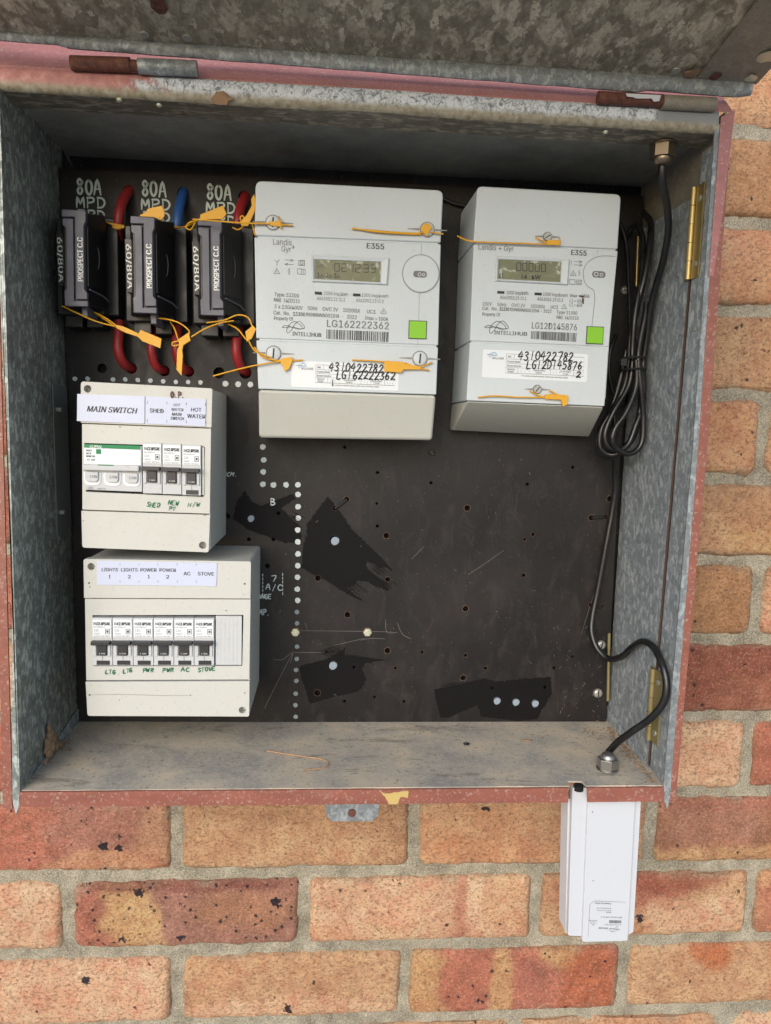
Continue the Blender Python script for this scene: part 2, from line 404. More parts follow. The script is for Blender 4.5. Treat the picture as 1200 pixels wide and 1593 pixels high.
# ---------------------------------------------------------------- lettering (real flat print) and handwriting strokes
try:        # Blender's own bundled sans-serif when present, else its built-in face
    import os
    FONT = bpy.data.fonts.load(os.path.join(bpy.utils.resource_path('LOCAL'), 'datafiles', 'fonts', 'Inter.woff2'))
except Exception: FONT = None
_cache = {}
def glyphs(s, bold, shear):
    k = (s, 0, shear)
    if k in _cache: return _cache[k]
    cu = bpy.data.curves.new('t', 'FONT'); cu.body = s; cu.size = 1
    if FONT: cu.font = FONT
    cu.shear = shear; cu.resolution_u = 3; cu.fill_mode = 'FRONT'
    ob = bpy.data.objects.new('t', cu); C.objects.link(ob)
    dg = bpy.context.evaluated_depsgraph_get(); me = bpy.data.meshes.new_from_object(ob.evaluated_get(dg))
    vs = [tuple(v.co) for v in me.vertices]; fs = [tuple(p.vertices) for p in me.polygons]
    bpy.data.objects.remove(ob); bpy.data.curves.remove(cu); bpy.data.meshes.remove(me)
    _cache[k] = (vs, fs); return vs, fs
CAPH = max(v[1] for v in glyphs('H', 0, 0)[0]); print('cap', CAPH)
def txt(mb, s, p0, p1, h, Y, bold=0, shear=0, flip=False):
    A, B = at(*p0, Y), at(*p1, Y); d = (B - A); L = d.length; d.normalize(); up = Vector((-d.z, 0, d.x))
    vs, fs = glyphs(s, bold, shear); xs = [v[0] for v in vs]; w0 = max(xs) - min(xs); x0 = min(xs)
    sy = h * pxs(Y) / CAPH
    bw = (bold * 1.5 + .012) * h * pxs(Y)        # heavier strokes: the glyph laid down again a hair to each side
    for q, dx in enumerate((0, -bw, bw) if bold >= .004 else (0,)):
        mb.add([A + d * ((v[0] - x0) * L / w0 + dx) + up * (v[1] * sy) + Vector((0, -q * 2e-5, 0)) for v in vs], fs)
_lay = [0]
def stroke(mb, pts, wd, Y, smooth=0):        # ribbon on the plane Y, pts world (x, z)
    _lay[0] = (_lay[0] + 1) % 14; y = Y - _lay[0] * 1.2e-5
    P = [Vector((p[0], 0, p[1])) for p in pts]
    if smooth: P = spline(P, smooth)
    n = len(P); o = len(mb.v); hw = wd / 2
    for i in range(n):
        t = (P[min(i + 1, n - 1)] - P[max(i - 1, 0)]); t = t.normalized() if t.length > 1e-9 else Vector((1, 0, 0))
        nn = Vector((-t.z, 0, t.x)); e = t * (-hw * .6 if i == 0 else hw * .6 if i == n - 1 else 0); q = .6 if i in (0, n - 1) else 1
        for sgn in (1, -1): p = P[i] + e + nn * hw * q * sgn; mb.v.append(Vector((p.x, y, p.z)))
    for i in range(n - 1): mb.f.append((o + 2 * i, o + 2 * i + 1, o + 2 * i + 3, o + 2 * i + 2))
HW = {  # handwriting strokes in a 0..1 box
 '0': [[(.5, 1), (.12, .75), (.12, .25), (.5, 0), (.85, .3), (.85, .75), (.45, 1)]],
 '1': [[(.5, 1), (.45, 0)]],
 '2': [[(.1, .8), (.4, 1), (.8, .85), (.6, .5), (.05, .02), (.5, .1), (.95, .02)]],
 '3': [[(.1, .9), (.5, 1), (.8, .8), (.4, .55), (.85, .3), (.5, 0), (.05, .1)]],
 '4': [[(.55, 1), (.02, .4), (.95, .45)], [(.75, .85), (.6, 0)]],
 '5': [[(.9, 1), (.25, .95), (.15, .6), (.6, .6), (.85, .3), (.5, 0), (.05, .08)]],
 '6': [[(.7, 1), (.25, .6), (.15, .2), (.5, 0), (.85, .25), (.6, .5), (.2, .3)]],
 '7': [[(.05, .95), (.9, 1), (.4, 0)]],
 '8': [[(.8, .8), (.45, 1), (.2, .75), (.8, .3), (.5, 0), (.15, .25), (.8, .75), (.8, .85)]],
 'A': [[(.02, 0), (.5, 1), (.95, 0)], [(.2, .35), (.8, .38)]],
 'B': [[(.15, 0), (.15, 1)], [(.15, 1), (.7, .9), (.65, .6), (.15, .52)], [(.15, .52), (.85, .35), (.7, .05), (.15, 0)]],
 'C': [[(.9, .85), (.5, 1), (.1, .5), (.45, 0), (.95, .12)]],
 'D': [[(.15, 0), (.15, 1)], [(.1, 1), (.7, .9), (.95, .5), (.65, .08), (.1, 0)]],
 'E': [[(.9, 1), (.15, .95), (.12, .05), (.9, 0)], [(.15, .5), (.75, .52)]],
 'G': [[(.85, .9), (.45, 1), (.08, .5), (.4, 0), (.85, .1), (.85, .45), (.5, .45)]],
 'H': [[(.12, 1), (.1, 0)], [(.88, 1), (.85, 0)], [(.1, .5), (.9, .5)]],
 'L': [[(.2, 1), (.12, 0), (.9, .05)]],
 'M': [[(.05, 0), (.15, 1), (.5, .35), (.85, 1), (.95, 0)]],
 'N': [[(.08, 0), (.12, 1), (.85, 0), (.92, 1)]],
 'O': [[(.5, 1), (.12, .75), (.12, .25), (.5, 0), (.85, .3), (.85, .75), (.45, 1)]],
 'P': [[(.15, 0), (.18, 1)], [(.1, .95), (.8, .95), (.85, .6), (.2, .45)]],
 'R': [[(.15, 0), (.18, 1)], [(.1, .95), (.8, .95), (.8, .6), (.2, .5)], [(.3, .5), (.95, 0)]],
 'S': [[(.9, .9), (.4, 1), (.15, .72), (.8, .35), (.6, 0), (.05, .08)]],
 'T': [[(.02, .97), (.98, 1)], [(.5, 1), (.48, 0)]],
 'V': [[(.05, 1), (.45, 0), (.95, 1)]],
 'W': [[(.05, 1), (.25, 0), (.5, .7), (.72, 0), (.95, 1)]],
 '/': [[(.75, 1.1), (.25, -.1)]], '.': [[(.4, .03), (.55, .05)]], '-': [[(.2, .5), (.8, .5)]]}
def hand(mb, s, p0, p1, h, wd, Y, jit=.07, lean=0):
    A, B = at(*p0, Y), at(*p1, Y); d = (B - A); L = d.length; d.normalize(); up = Vector((-d.z, 0, d.x)); k = pxs(Y)
    n = len(s); cw = L / n
    for i, ch in enumerate(s):
        if ch == ' ': continue
        jx, jy = rnd.uniform(-jit, jit) * cw, rnd.uniform(-jit, jit) * h * k
        for st in HW[ch]:
            pts = []
            for x, y in st:
                q = A + d * (i * cw + jx + x * cw * .82 + y * h * k * lean) + up * (y * h * k + jy); pts.append((q.x, q.z))
            stroke(mb, pts, wd * k, Y, 3 if len(pts) > 2 else 0)
def lines(mb, segs, wd, Y, smooth=0):
    k = pxs(Y)
    for st in segs: stroke(mb, [(at(u, v, Y).x, at(u, v, Y).z) for u, v in st], wd * k, Y, smooth)
def quad(mb, pts, y0, y1): return mb.prism(q2(pts, y0), y0, y1)

# ================================================================= SETTING
g_ = MB().box(-60, 60, -60, 60, -1.35, -1.30); go = mk('ground', g_, M_ground, kind='structure', org=(0, 0, -1.3)); go['label'] = 'pale paving on the ground below the wall'

# ---------------------------------------------------------------- brick wall
wall = thing('brick_wall', 'orange and red face brick wall with sandy mortar joints behind the meter box', 'wall', (0, .02, -.6))
BH, JT = .086, .011
def jx(u, v): return at(u, v, 0).x
rows = {}
for k in range(-7, 15):
    ph = 0 if k % 2 == 0 else .12
    js = [ph + .24 * i for i in range(-4, 8)]
    fix = {0: [(274, 1315), (645, 1300), (1014, 1300)], -1: [(104, 1430), (473, 1430), (834, 1415), (1171, 1400)], -2: [(274, 1540), (631, 1540), (970, 1535)],
           1: [(1166, 1171)], 3: [(1180, 938)], 5: [(1190, 680)]}.get(k, [])
    for u, v in fix:
        x = jx(u, v); i = min(range(len(js)), key=lambda q: abs(js[q] - x)); js[i] = x
    rows[k] = js
TAN, ORA, RED, MAU, LIG, BRN, YEL = (.63, .375, .215), (.68, .365, .205), (.49, .175, .12), (.41, .20, .155), (.78, .48, .31), (.47, .275, .16), (.66, .41, .20)
def near(a, b): return abs(a - b) < .03
spec = {  # (row, x of left joint in photo px) -> base colour, spots, patches (cx, cz, rx, rz, colour, strength)
 (0, 'a'): (RED, .22, [(.75, .6, .35, .6, MAU, .8), (.75, .05, .3, .3, ORA, .8), (.95, .6, .1, .5, TAN, .5)]),
 (0, 'b'): (TAN, .10, [(.5, .9, .5, .25, BRN, .5), (.9, .8, .25, .4, BRN, .4)]),
 (0, 'c'): (ORA, .03, [(.5, .7, .5, .4, TAN, .7)]),
 (0, 'd'): ((.44, .21, .13), .08, [(.5, 1, .8, .2, RED, .8), (.6, .1, .8, .15, YEL, .7), (.3, .7, .3, .4, MAU, .5)]),
 (-1, 'a'): (LIG, .01, []),
 (-1, 'b'): (MAU, .42, [(.1, .3, .16, .6, RED, .9), (.25, .6, .13, .6, YEL, .95), (.3, .2, .1, .4, YEL, .6), (.75, .55, .25, .3, (.44, .22, .13), .8), (.5, .95, .5, .12, (.22, .07, .06), .8)]),
 (-1, 'c'): (LIG, .035, [(.68, .5, .03, .7, RED, .7), (.9, .6, .12, .5, ORA, .6), (.3, .1, .3, .25, (.70, .42, .25), .6)]),
 (-1, 'd'): (TAN, .02, [(.35, .8, .35, .4, RED, .9), (.6, .9, .3, .2, (.33, .09, .06), .7), (.75, .3, .3, .3, LIG, .7)]),
 (-1, 'e'): (ORA, .02, [(.1, .4, .15, .5, RED, .7)]),
 (-2, 'a'): (LIG, .02, []),
 (-2, 'b'): (TAN, .04, [(.3, .8, .3, .3, ORA, .4), (.5, .05, .6, .3, LIG, .7)]),
 (-2, 'c'): (RED, .06, [(.08, .5, .1, .9, YEL, .9), (.2, .5, .08, .35, RED, 1), (.43, .4, .05, .8, YEL, .8), (.68, .95, .1, .3, YEL, .9), (.85, .4, .15, .6, (.50, .14, .06), .7), (.6, .6, .1, .3, (.36, .13, .10), .7)]),
 (-2, 'd'): (TAN, .03, [(.42, .9, .12, .35, (.55, .17, .07), .9)]),
 (2, 'r'): ((.30, .10, .07), .10, [(.8, .2, .4, .5, (.46, .19, .12), .6)]),
 (4, 'r'): (TAN, .03, [(.7, .8, .5, .3, BRN, .7), (.7, .25, .4, .3, YEL, .8)]),
 (6, 'r'): (TAN, .16, []), (8, 'r'): ((.52, .30, .16), .03, []), (3, 'r'): ((.46, .25, .125), .10, []), (5, 'r'): (ORA, .02, []), (7, 'r'): (ORA, .02, [(.5, .8, .6, .3, LIG, .6)]), (9, 'r'): (ORA, .02, []), (1, 'r'): (LIG, .02, []), (-3, 'b'): (BRN, .05, [])}
def specof(k, x0):
    if k in (0, -2):
        for key, u in (('b', 274), ('c', 640), ('d', 990)):
            if near(x0, jx(u, 1315 if k == 0 else 1540)) : return spec.get((k, key))
        if near(x0 + .24, jx(274, 1315 if k == 0 else 1540)): return spec.get((k, 'a'))
    if k == -1:
        for key, u in (('b', 104), ('c', 473), ('d', 834), ('e', 1171)):
            if near(x0, jx(u, 1420)): return spec.get((k, key))
        if near(x0 + .24, jx(104, 1430)): return spec.get((k, 'a'))
    if k >= 1 and x0 < .5 < x0 + .24 + .01: return spec.get((k, 'r'))
    return None
nb = 0
for k in sorted(rows):
    js = rows[k]
    for i in range(len(js) - 1):
        x0, x1 = js[i] + JT / 2, js[i + 1] - JT / 2; z0, z1 = k * BH + JT / 2, (k + 1) * BH - JT / 2
        if x0 > -.11 and x1 < .43 and z0 > .17 and z1 < .72: continue       # wholly behind the box
        if x1 < -.65 or x0 > 1.2: continue
        vis = (x1 > -.2 and x0 < .70 and z0 > -.20 and z1 < .85)
        sp = specof(k, js[i]) or (rnd.choice([TAN, ORA, LIG, TAN, RED]), rnd.choice([.02, .05, .15]), [])
        base, spot, patches = sp
        nx, nz = (52, 20) if vis else (12, 5)
        mb = MB(); cols = []; off = rnd.uniform(0, 50)
        rr = [rnd.uniform(.004, .012) for _ in range(4)]; prot = rnd.uniform(-.0015, .001)
        W_, H_ = x1 - x0, z1 - z0
        for b in range(nz + 1):
            for a in range(nx + 1):
                s_, t_ = a / nx, b / nz; x, z = x0 + s_ * W_, z0 + t_ * H_
                # ragged outline
                e1 = noise.noise((x * 28 + off, k * 3.1, 1.3)) * .0030 + noise.noise((x * 95, off, 4)) * .0014 + noise.noise((x * 260, off, 2)) * .0007
                e2 = noise.noise((z * 28 + off, k * 1.7, 9.3)) * .0030
                z += e1 * (abs(t_ - .5) * 2) ** 3 * (1 if t_ > .5 else -1) - .0006 * (abs(t_ - .5) * 2) ** 8
                x += e2 * (abs(s_ - .5) * 2) ** 8 * (1 if s_ > .5 else -1)
                dx, dz = min(x - x0, x1 - x), min(z - z0, z1 - z)
                ci = (0 if s_ < .5 else 1) + (0 if t_ < .5 else 2); r = rr[ci]
                if dx < r and dz < r:                                  # rounded corner
                    d = math.hypot(r - dx, r - dz)
                    if d > r:
                        f = r / d; cx = x0 + r if s_ < .5 else x1 - r; cz = z0 + r if t_ < .5 else z1 - r
                        x = cx + (x - cx) * f; z = cz + (z - cz) * f; dd = 0
                    else: dd = r - d
                else: dd = min(dx, dz)
                dd = max(0, dd)
                edge = .0062 * math.exp(-dd / .0017)
                y = prot + edge + noise.fractal((x * 26, z * 26, off), .9, 2, 5) * .0020 + noise.fractal((x * 140, z * 140, off), .8, 2, 3) * .0009
                mb.v.append(Vector((x, y, z)))
                c = Vector(base) * (1 + .10 * noise.noise((x * 20, z * 20, off)))
                for (cx, cz, rx, rz, pc, st) in patches:
                    q = ((s_ - cx) / rx) ** 2 + ((t_ - cz) / rz) ** 2 + noise.noise((x * 45, z * 45, off + 7)) * .9
                    wgt = st * min(1, max(0, (1.35 - q) / .8)); c = c.lerp(Vector(pc), wgt)
                ch = noise.noise((x * 130, z * 130, off + 3)) + .5 * noise.noise((x * 320, z * 320, off))
                if dd < .005 and ch > .28: mb.v[-1].y += min(.004, (ch - .28) * .012) * (1 - dd / .005)
                sm = noise.noise((x * 38, z * 38, off + 21))
                if dd < .009 and sm > .22: c = c.lerp(Vector((.42, .36, .26)), min(.75, (sm - .22) * 4) * (1 - dd / .009))
                # weathered mortar-stained edge
                c = c.lerp(Vector((.40, .31, .21)), .5 * math.exp(-dd / .0016))
                cols += [c.x, c.y, c.z, 1]
        for b in range(nz):
            for a in range(nx):
                q = b * (nx + 1) + a; mb.f.append((q, q + 1, q + nx + 2, q + nx + 1))
        # sides running back into the joint
        rim = [a for a in range(nx + 1)] + [b * (nx + 1) + nx for b in range(1, nz + 1)] + [nz * (nx + 1) + a for a in range(nx - 1, -1, -1)] + [b * (nx + 1) for b in range(nz - 1, 0, -1)]
        o0 = len(mb.v)
        for r_ in rim: mb.v.append(Vector((mb.v[r_].x, .03, mb.v[r_].z))); cols += [base[0], base[1], base[2], 1]
        for q in range(len(rim)):
            q2_ = (q + 1) % len(rim); mb.f.append((rim[q], o0 + q, o0 + q2_, rim[q2_]))
        ob = mk('brick', mb, M_brick, wall, smooth=60)
        ca = ob.data.color_attributes.new('col', 'FLOAT_COLOR', 'POINT'); ca.data.foreach_set('color', cols)
        sa = ob.data.attributes.new('spot', 'FLOAT', 'POINT'); sa.data.foreach_set('value', [spot] * len(ob.data.vertices)); nb += 1
mb = MB(); x0, x1, z0, z1 = -.66, 1.25, -.60, 1.20; nx, nz = 330, 310
for b in range(nz + 1):
    for a in range(nx + 1):
        x, z = x0 + (x1 - x0) * a / nx, z0 + (z1 - z0) * b / nz
        y = .0050 + noise.fractal((x * 60, z * 60, 3), .9, 2, 4) * .0016 + noise.noise((x * 14, z * 14, 8)) * .0012
        mb.v.append(Vector((x, y, z)))
for b in range(nz):
    for a in range(nx):
        q = b * (nx + 1) + a; mb.f.append((q, q + 1, q + nx + 2, q + nx + 1))
o = len(mb.v)
mb.box(x0, x1, .012, .11, z0, z1)
mk('mortar', mb, M_mortar, wall, smooth=60)

# ================================================================= METER BOX
FY, BY = -.160, -.020
ZF = .1757                        # floor
box = thing('meter_box', 'open galvanised meter box with peeling red and pink painted edges on the brick wall', 'meter box', (.16, 0, ZF))
xLf0, xLf1 = at(31, 1225, FY).x, at(0, 160, FY).x          # left front inner edge bottom / top
xRf0, xRf1 = at(1034, 1230, FY).x, at(1119, 205, FY).x
zTop = .706
xLb0, xLb1 = at(120, 1124, BY).x, at(90, 250, BY).x
xRb0, xRb1 = at(946, 1124, BY).x + .001, at(1000, 300, BY).x + .001
yb = -.004
def sidepanel(x0f, x1f, x0b, x1b, th, zlo, y0=None, y1=None, off=0, ztop=.7215):
    # panel between front (FY) and wall; th signed thickness
    def X(y, z):
        t = (z - ZF) / (zTop - ZF); a = (y - FY) / (BY - FY)
        return (x0f * (1 - t) + x1f * t) * (1 - a) + (x0b * (1 - t) + x1b * t) * a + off
    y0 = FY if y0 is None else y0; y1 = yb if y1 is None else y1
    mb = MB(); P = lambda y, z, q: (X(y, z) + q, y, z)
    mb.hexa([P(y0, zlo, 0), P(y0, zlo, th), P(y0, ztop, th), P(y0, ztop, 0)], [P(y1, zlo, 0), P(y1, zlo, th), P(y1, ztop, th), P(y1, ztop, 0)])
    return mb, X
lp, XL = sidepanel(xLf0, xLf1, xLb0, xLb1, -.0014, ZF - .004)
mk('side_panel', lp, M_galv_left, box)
# right: outer sheet, with the inner plate and front strip either side of the hinge slit
rp, XR = sidepanel(xRf0, xRf1, xRb0, xRb1, .0014, ZF - .004, off=.0035)
mk('side_panel', rp, M_galv_margin, box)
yS0, yS1 = -.124, -.131           # slit depth at bottom and top
def strip(ya0, ya1, yb0, yb1, off, th=.0013, zlo=ZF + .001, zhi=.700):
    mb = MB(); P = lambda y, z, q: (XR(y, z) - .0035 + off + q, y, z)
    return mb.hexa([P(ya0, zlo, 0), P(ya0, zlo, th), P(ya1, zhi, th), P(ya1, zhi, 0)], [P(yb0, zlo, 0), P(yb0, zlo, th), P(yb1, zhi, th), P(yb1, zhi, 0)])
mk('inner_side_plate', strip(yS0 + .0012, yS1 + .0012, BY + .006, BY + .006, 0, zhi=.669), M_galv_side, box)
mk('front_side_strip', strip(FY + .001, FY + .001, yS0 - .0027, yS1 - .0027, .0006), M_galv_side, box)
edge = strip(yS0 + .0007, yS1 + .0007, yS0 + .0012, yS1 + .0012, -.0003, .0016, zhi=.669); mk('rusted_plate_edge', edge, mat('dark_edge', (.07, .04, .03), .8), box)
# back sheet, ceiling, roof
mk('back_panel', MB().box(-.115, .45, -.0045, -.003, ZF - .003, .76), M_board, box)  # dark board colour on the sheet paints the shade high in the box
mk('ceiling', MB().box(XL(-.1, zTop) - .001, XR(-.1, zTop) + .001, -.1285, yb, .7145, .716), M_galv_ceiling, box)
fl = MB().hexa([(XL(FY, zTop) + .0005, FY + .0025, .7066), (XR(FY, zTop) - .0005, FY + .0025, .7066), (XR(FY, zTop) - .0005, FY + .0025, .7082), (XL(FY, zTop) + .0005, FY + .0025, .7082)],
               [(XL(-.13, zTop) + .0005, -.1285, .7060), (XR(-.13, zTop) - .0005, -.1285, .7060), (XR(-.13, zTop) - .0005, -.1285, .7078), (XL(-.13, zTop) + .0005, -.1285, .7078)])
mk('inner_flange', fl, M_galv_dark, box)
# front rim of the opening, wavy sheet
mb = MB(); n = 60; xa, xb = at(-60, 140, FY).x, at(1118, 190, FY).x
prof = [(FY + .004, .7062), (FY + .0012, .7068), (FY - .0004, .7090), (FY - .0008, .7130), (FY - .0004, .7190), (FY + .0012, .7222), (FY + .005, .7232)]
for i in range(n + 1):
    x = xa + (xb - xa) * i / n; wv = noise.noise((x * 9, 2, 0)) * .0009; w2 = noise.noise((x * 60, 5, 0)) * .0003
    for (y, z) in prof: mb.v.append(Vector((x, y + w2, z + wv)))
for i in range(n):
    for j in range(len(prof) - 1):
        q = i * len(prof) + j; mb.f.append((q, q + len(prof), q + len(prof) + 1, q + 1))
mb.f.append(tuple(range(len(prof)))); mb.f.append(tuple(range(len(mb.v) - 1, len(mb.v) - len(prof) - 1, -1)))
mb.hexa([(xa, FY + .002, .7095), (xb, FY + .002, .7095), (xb, FY + .002, .7205), (xa, FY + .002, .7205)], [(xa, FY + .006, .7095), (xb, FY + .006, .7095), (xb, FY + .006, .7205), (xa, FY + .006, .7205)])
mk('top_rim', mb, M_rim, box, smooth=60)
xo0 = -.128; xo1 = at(1140, 185, FY).x + .001
mk('roof_panel', MB().hexa([(xo0, FY + .003, .7225), (xo1, FY + .003, .7225), (xo1, FY + .003, .7240), (xo0, FY + .003, .7240)], [(xo0, -.002, .880), (xo1, -.002, .880), (xo1, -.002, .8815), (xo0, -.002, .8815)]), M_pink, box)
# painted front edges: left, right, bottom (with the notch for the white unit)
def fquad(pts, y0=FY - .0006, y1=FY + .0012): return MB().prism(q2(pts, FY), y0, y1)
mk('front_edge', fquad([(-8, 150), (-22, 150), (5, 1256), (20, 1259)]), M_red, box, .0002)
mk('front_edge', fquad([(1120, 192), (1139, 184), (1100, 700), (1051, 1246), (1042, 1246), (1086, 700)]), M_pink if False else M_red, box, .0002)
mk('front_edge', fquad([(1121, 183), (1143, 172), (1141, 186), (1124, 330), (1109, 430), (1102, 430)], FY - .001, FY - .0007), M_pink, box)
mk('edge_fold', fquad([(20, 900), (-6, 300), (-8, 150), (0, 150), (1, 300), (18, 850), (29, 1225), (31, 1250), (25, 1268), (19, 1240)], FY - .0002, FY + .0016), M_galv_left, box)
mk('edge_fold', fquad([(1112, 205), (1120, 192), (1086, 700), (1043, 1240), (1038, 1258), (1032, 1240), (1033, 1216), (1078, 700)], FY - .0002, FY + .0016), M_galv_edge, box)
def nedge(x): return noise.noise((x * .07, 3, 0)) * .8
def lip(u0, u1, n=24):
    top = [(u0 + (u1 - u0) * i / n, 1232 - (u0 + (u1 - u0) * i / n) * .0075 + nedge(u0 + i * 9)) for i in range(n + 1)]
    bot = [(u1 + (u0 - u1) * i / n, 1255 - (u1 + (u0 - u1) * i / n) * .0085 + nedge(50 + i * 7)) for i in range(n + 1)]
    return top + bot
mk('front_lip', fquad(lip(32, 884) + [], FY - .0008, FY + .0014), M_red, box)
mk('front_lip', fquad(lip(914, 1033, 8), FY - .0008, FY + .0014), M_red, box)
fp = [(XL(FY, ZF), FY + .0016), (at(886, 1228, FY).x, FY + .0016), (at(888, 1228, FY).x, FY + .010), (at(911, 1228, FY).x, FY + .010), (at(913, 1228, FY).x, FY + .0016), (XR(FY, ZF), FY + .0016), (XR(yb, ZF), yb), (XL(yb, ZF), yb)]
mb = MB(); n = len(fp); mb.add([(x, y, ZF) for x, y in fp] + [(x, y, ZF - .0014) for x, y in fp], [tuple(range(n)), tuple(range(2 * n - 1, n - 1, -1))] + [(i, i + n, (i + 1) % n + n, (i + 1) % n) for i in range(n)])
mk('floor_panel', mb, M_floor, box)
# seam skirts at the foot of the side panels
for nm, Xf, sg in (('left', XL, 1), ('right', XR, -1)):
    o_ = 0 if sg > 0 else -.0035
    mk('floor_upstand', MB().hexa([(Xf(FY + .03, ZF) + o_ + sg * .0006, FY + .03, ZF + .0003), (Xf(FY + .03, ZF) + o_ + sg * .0016, FY + .03, ZF + .0003), (Xf(FY + .03, ZF) + o_ + sg * .0016, FY + .03, ZF + .002), (Xf(FY + .03, ZF) + o_ + sg * .0006, FY + .03, ZF + .002)],
        [(Xf(yb, ZF) + o_ + sg * .0006, yb, ZF + .0003), (Xf(yb, ZF) + o_ + sg * .0016, yb, ZF + .0003), (Xf(yb, ZF) + o_ + sg * .0016, yb, ZF + .016), (Xf(yb, ZF) + o_ + sg * .0006, yb, ZF + .016)]), M_galv_side, box)
# latch tab under the lip
tb = fquad([(506, 1250), (508, 1272), (516, 1280), (580, 1280), (589, 1270), (592, 1250)], FY + .002, FY + .004); lt = mk('latch_tab', tb, M_galv_edge, box, .0004)
c = at(548, 1266, FY); mk('screw', MB().cyl((c.x, FY + .002, c.z), (0, -1, 0), .0034, .0015, 8), M_rusty, lt)
# left plate with two screws
mb = MB()
pa = [onx(80, 597, XL(-.05, .5)), onx(112, 592, XL(-.03, .5)), onx(115, 822, XL(-.03, .4)), onx(83, 836, XL(-.05, .4))]
ya, yc = min(p.y for p in pa), -.026
zt_, zb_ = onx(80, 597, XL(-.07, .5)).z, onx(83, 836, XL(-.07, .38)).z
mb.hexa([(XL(ya, zb_) + .002, ya, zb_), (XL(ya, zb_) + .003, ya, zb_), (XL(ya, zt_) + .003, ya, zt_), (XL(ya, zt_) + .002, ya, zt_)], [(XL(yc, zb_) + .002, yc, zb_ + .004), (XL(yc, zb_) + .003, yc, zb_ + .004), (XL(yc, zt_) + .003, yc, zt_), (XL(yc, zt_) + .002, yc, zt_)])
pl = mk('fixing_plate', mb, M_clear, box)
for (u, v) in ((91, 637), (94, 797)):
    p = onx(u, v, XL(-.05, .45) + .004); mk('screw', MB().cyl((XL(p.y, p.z) + .002, p.y, p.z), (1, 0, 0), .0022, .005, 12), M_screw, pl)
# brass hinges on the slit
def slit_hinge(u, v0, v1, yh, material):
    za, zb = onx(u, v0, .436).z, onx(u, v1, .436).z
    X = XR(yh, (za + zb) / 2) - .0035; t = (za - zb) / 5
    hg = mk('hinge', MB().box(X - .0012, X - .0002, yh - .015, yh - .003, zb, za), material, box)
    for i in range(5):
        mk('knuckle', MB().cyl((X - .0022, yh, zb + t * i + .0002), (0, 0, 1), .0029, t - .0004, 14), material, hg, smooth=40)
    mk('back_leaf', MB().box(X - .0012, X - .0003, yh + .002, yh + .008, zb, za), material, hg)
    for dz in (.15, .85): mk('screw', MB().cyl((X - .001, yh - .0095, zb + (za - zb) * dz), (-1, 0, 0), .0026, .0012, 12), M_screw, hg)
slit_hinge(1075, 299, 436, -.1305, M_brass)
slit_hinge(1020, 1034, 1150, -.1245, M_brass_dull)
for (u, v0, v1, mm) in ((993, 368, 446, M_brass), (948, 985, 1090, M_brass_dull)):
    a, b = at(u, v0, -.024), at(u - (3 if v0 < 500 else 2), v1, -.024)
    hg = mk('hinge', MB().tube([a, a.lerp(b, .5), b], .0016, 10), mm, box, smooth=50)
for (u, v) in ((1062, 322), (1053, 427), (1008, 1047), (1082, 512), (1018, 1040)):
    p = onx(u, v, XR(-.12, .5) - .0035); mk('rivet', MB().cyl((XR(p.y, p.z) - .0035 + .0003, p.y, p.z), (-1, 0, 0), .0017, .001, 10), M_screw, box)
# lid hinge tubes
def lidh(name, u0, v0, u1, v1, mm, r=.0056, y=FY - .003):
    return mk(name, MB().tube([at(u0, v0, y), at(u0, v0, y).lerp(at(u1, v1, y), .5), at(u1, v1, y)], r, 16), mm, box, smooth=50)
lidh('hinge_tube', 111, 98, 203, 101, M_rusty, .0050); lidh('hinge_pin', 203, 102, 216, 103, M_rusty, .0040); lidh('hinge_tube', 216, 103, 307, 107, M_galv_edge, .0054)
lidh('hinge_tube', 930, 152, 1030, 157, M_rusty, .0046); lidh('hinge_tube', 1030, 159, 1112, 163, M_galv_margin, .0052)
mk('broken_tag', MB().prism(q2([(974, 145), (1029, 148), (1026, 157), (1018, 158), (1014, 153), (990, 153), (986, 151), (976, 150)], FY - .009), FY - .009, FY - .0085), M_white, box)
# mud flake on the rim and white flecks
def blob(c, r, sq=(1, 1, 1), rough=.5, seed=0, sub=2):
    bm = bmesh.new(); bmesh.ops.create_icosphere(bm, subdivisions=sub, radius=1)
    mb = MB(); vs = []
    for v in bm.verts:
        d = 1 + noise.noise(v.co * 1.9 + Vector((seed, 0, 0))) * rough; vs.append(Vector(c) + Vector((v.co.x * sq[0], v.co.y * sq[1], v.co.z * sq[2])) * r * d)
    mb.add(vs, [tuple(v.index for v in f.verts) for f in bm.faces]); bm.free(); return mb

# ---- the lid, thrown open
LY, LZ = FY + .001, .7445
sl = math.radians(9)
def lidp(x, t, d=0): return Vector((x, LY - t * math.cos(sl) + d * math.sin(sl), LZ + t * math.sin(sl) + d * math.cos(sl)))
lx0, lx1 = -.16, at(1174, 140, FY).x
sag = lambda x: (x - .17) * (x - .17) * .035
mb = MB(); n = 24
for i in range(n + 1):
    x = lx0 + (lx1 - lx0) * i / n
    for t in (0, .02, .06, .2, .53):
        for d in (0, .0012): v = lidp(x, t, d); v.z += -.004 * max(0, (.05 - x)) * 6 * 0 ; mb.v.append(v)
nn = 10
for i in range(n):
    for j in range(4):
        q = i * nn + j * 2
        mb.f += [(q, q + 2, q + nn + 2, q + nn), (q + 1, q + nn + 1, q + nn + 3, q + 3)]
    mb.f += [(i * nn, i * nn + nn, i * nn + nn + 1, i * nn + 1), (i * nn + 8, i * nn + 9, i * nn + nn + 9, i * nn + nn + 8)]
mb.f += [tuple([0, 1, 3, 2]), (n * nn, n * nn + 2, n * nn + 3, n * nn + 1)]
lid = mk('lid', mb, M_galv_lid, box, label='galvanised lid propped open above the box')
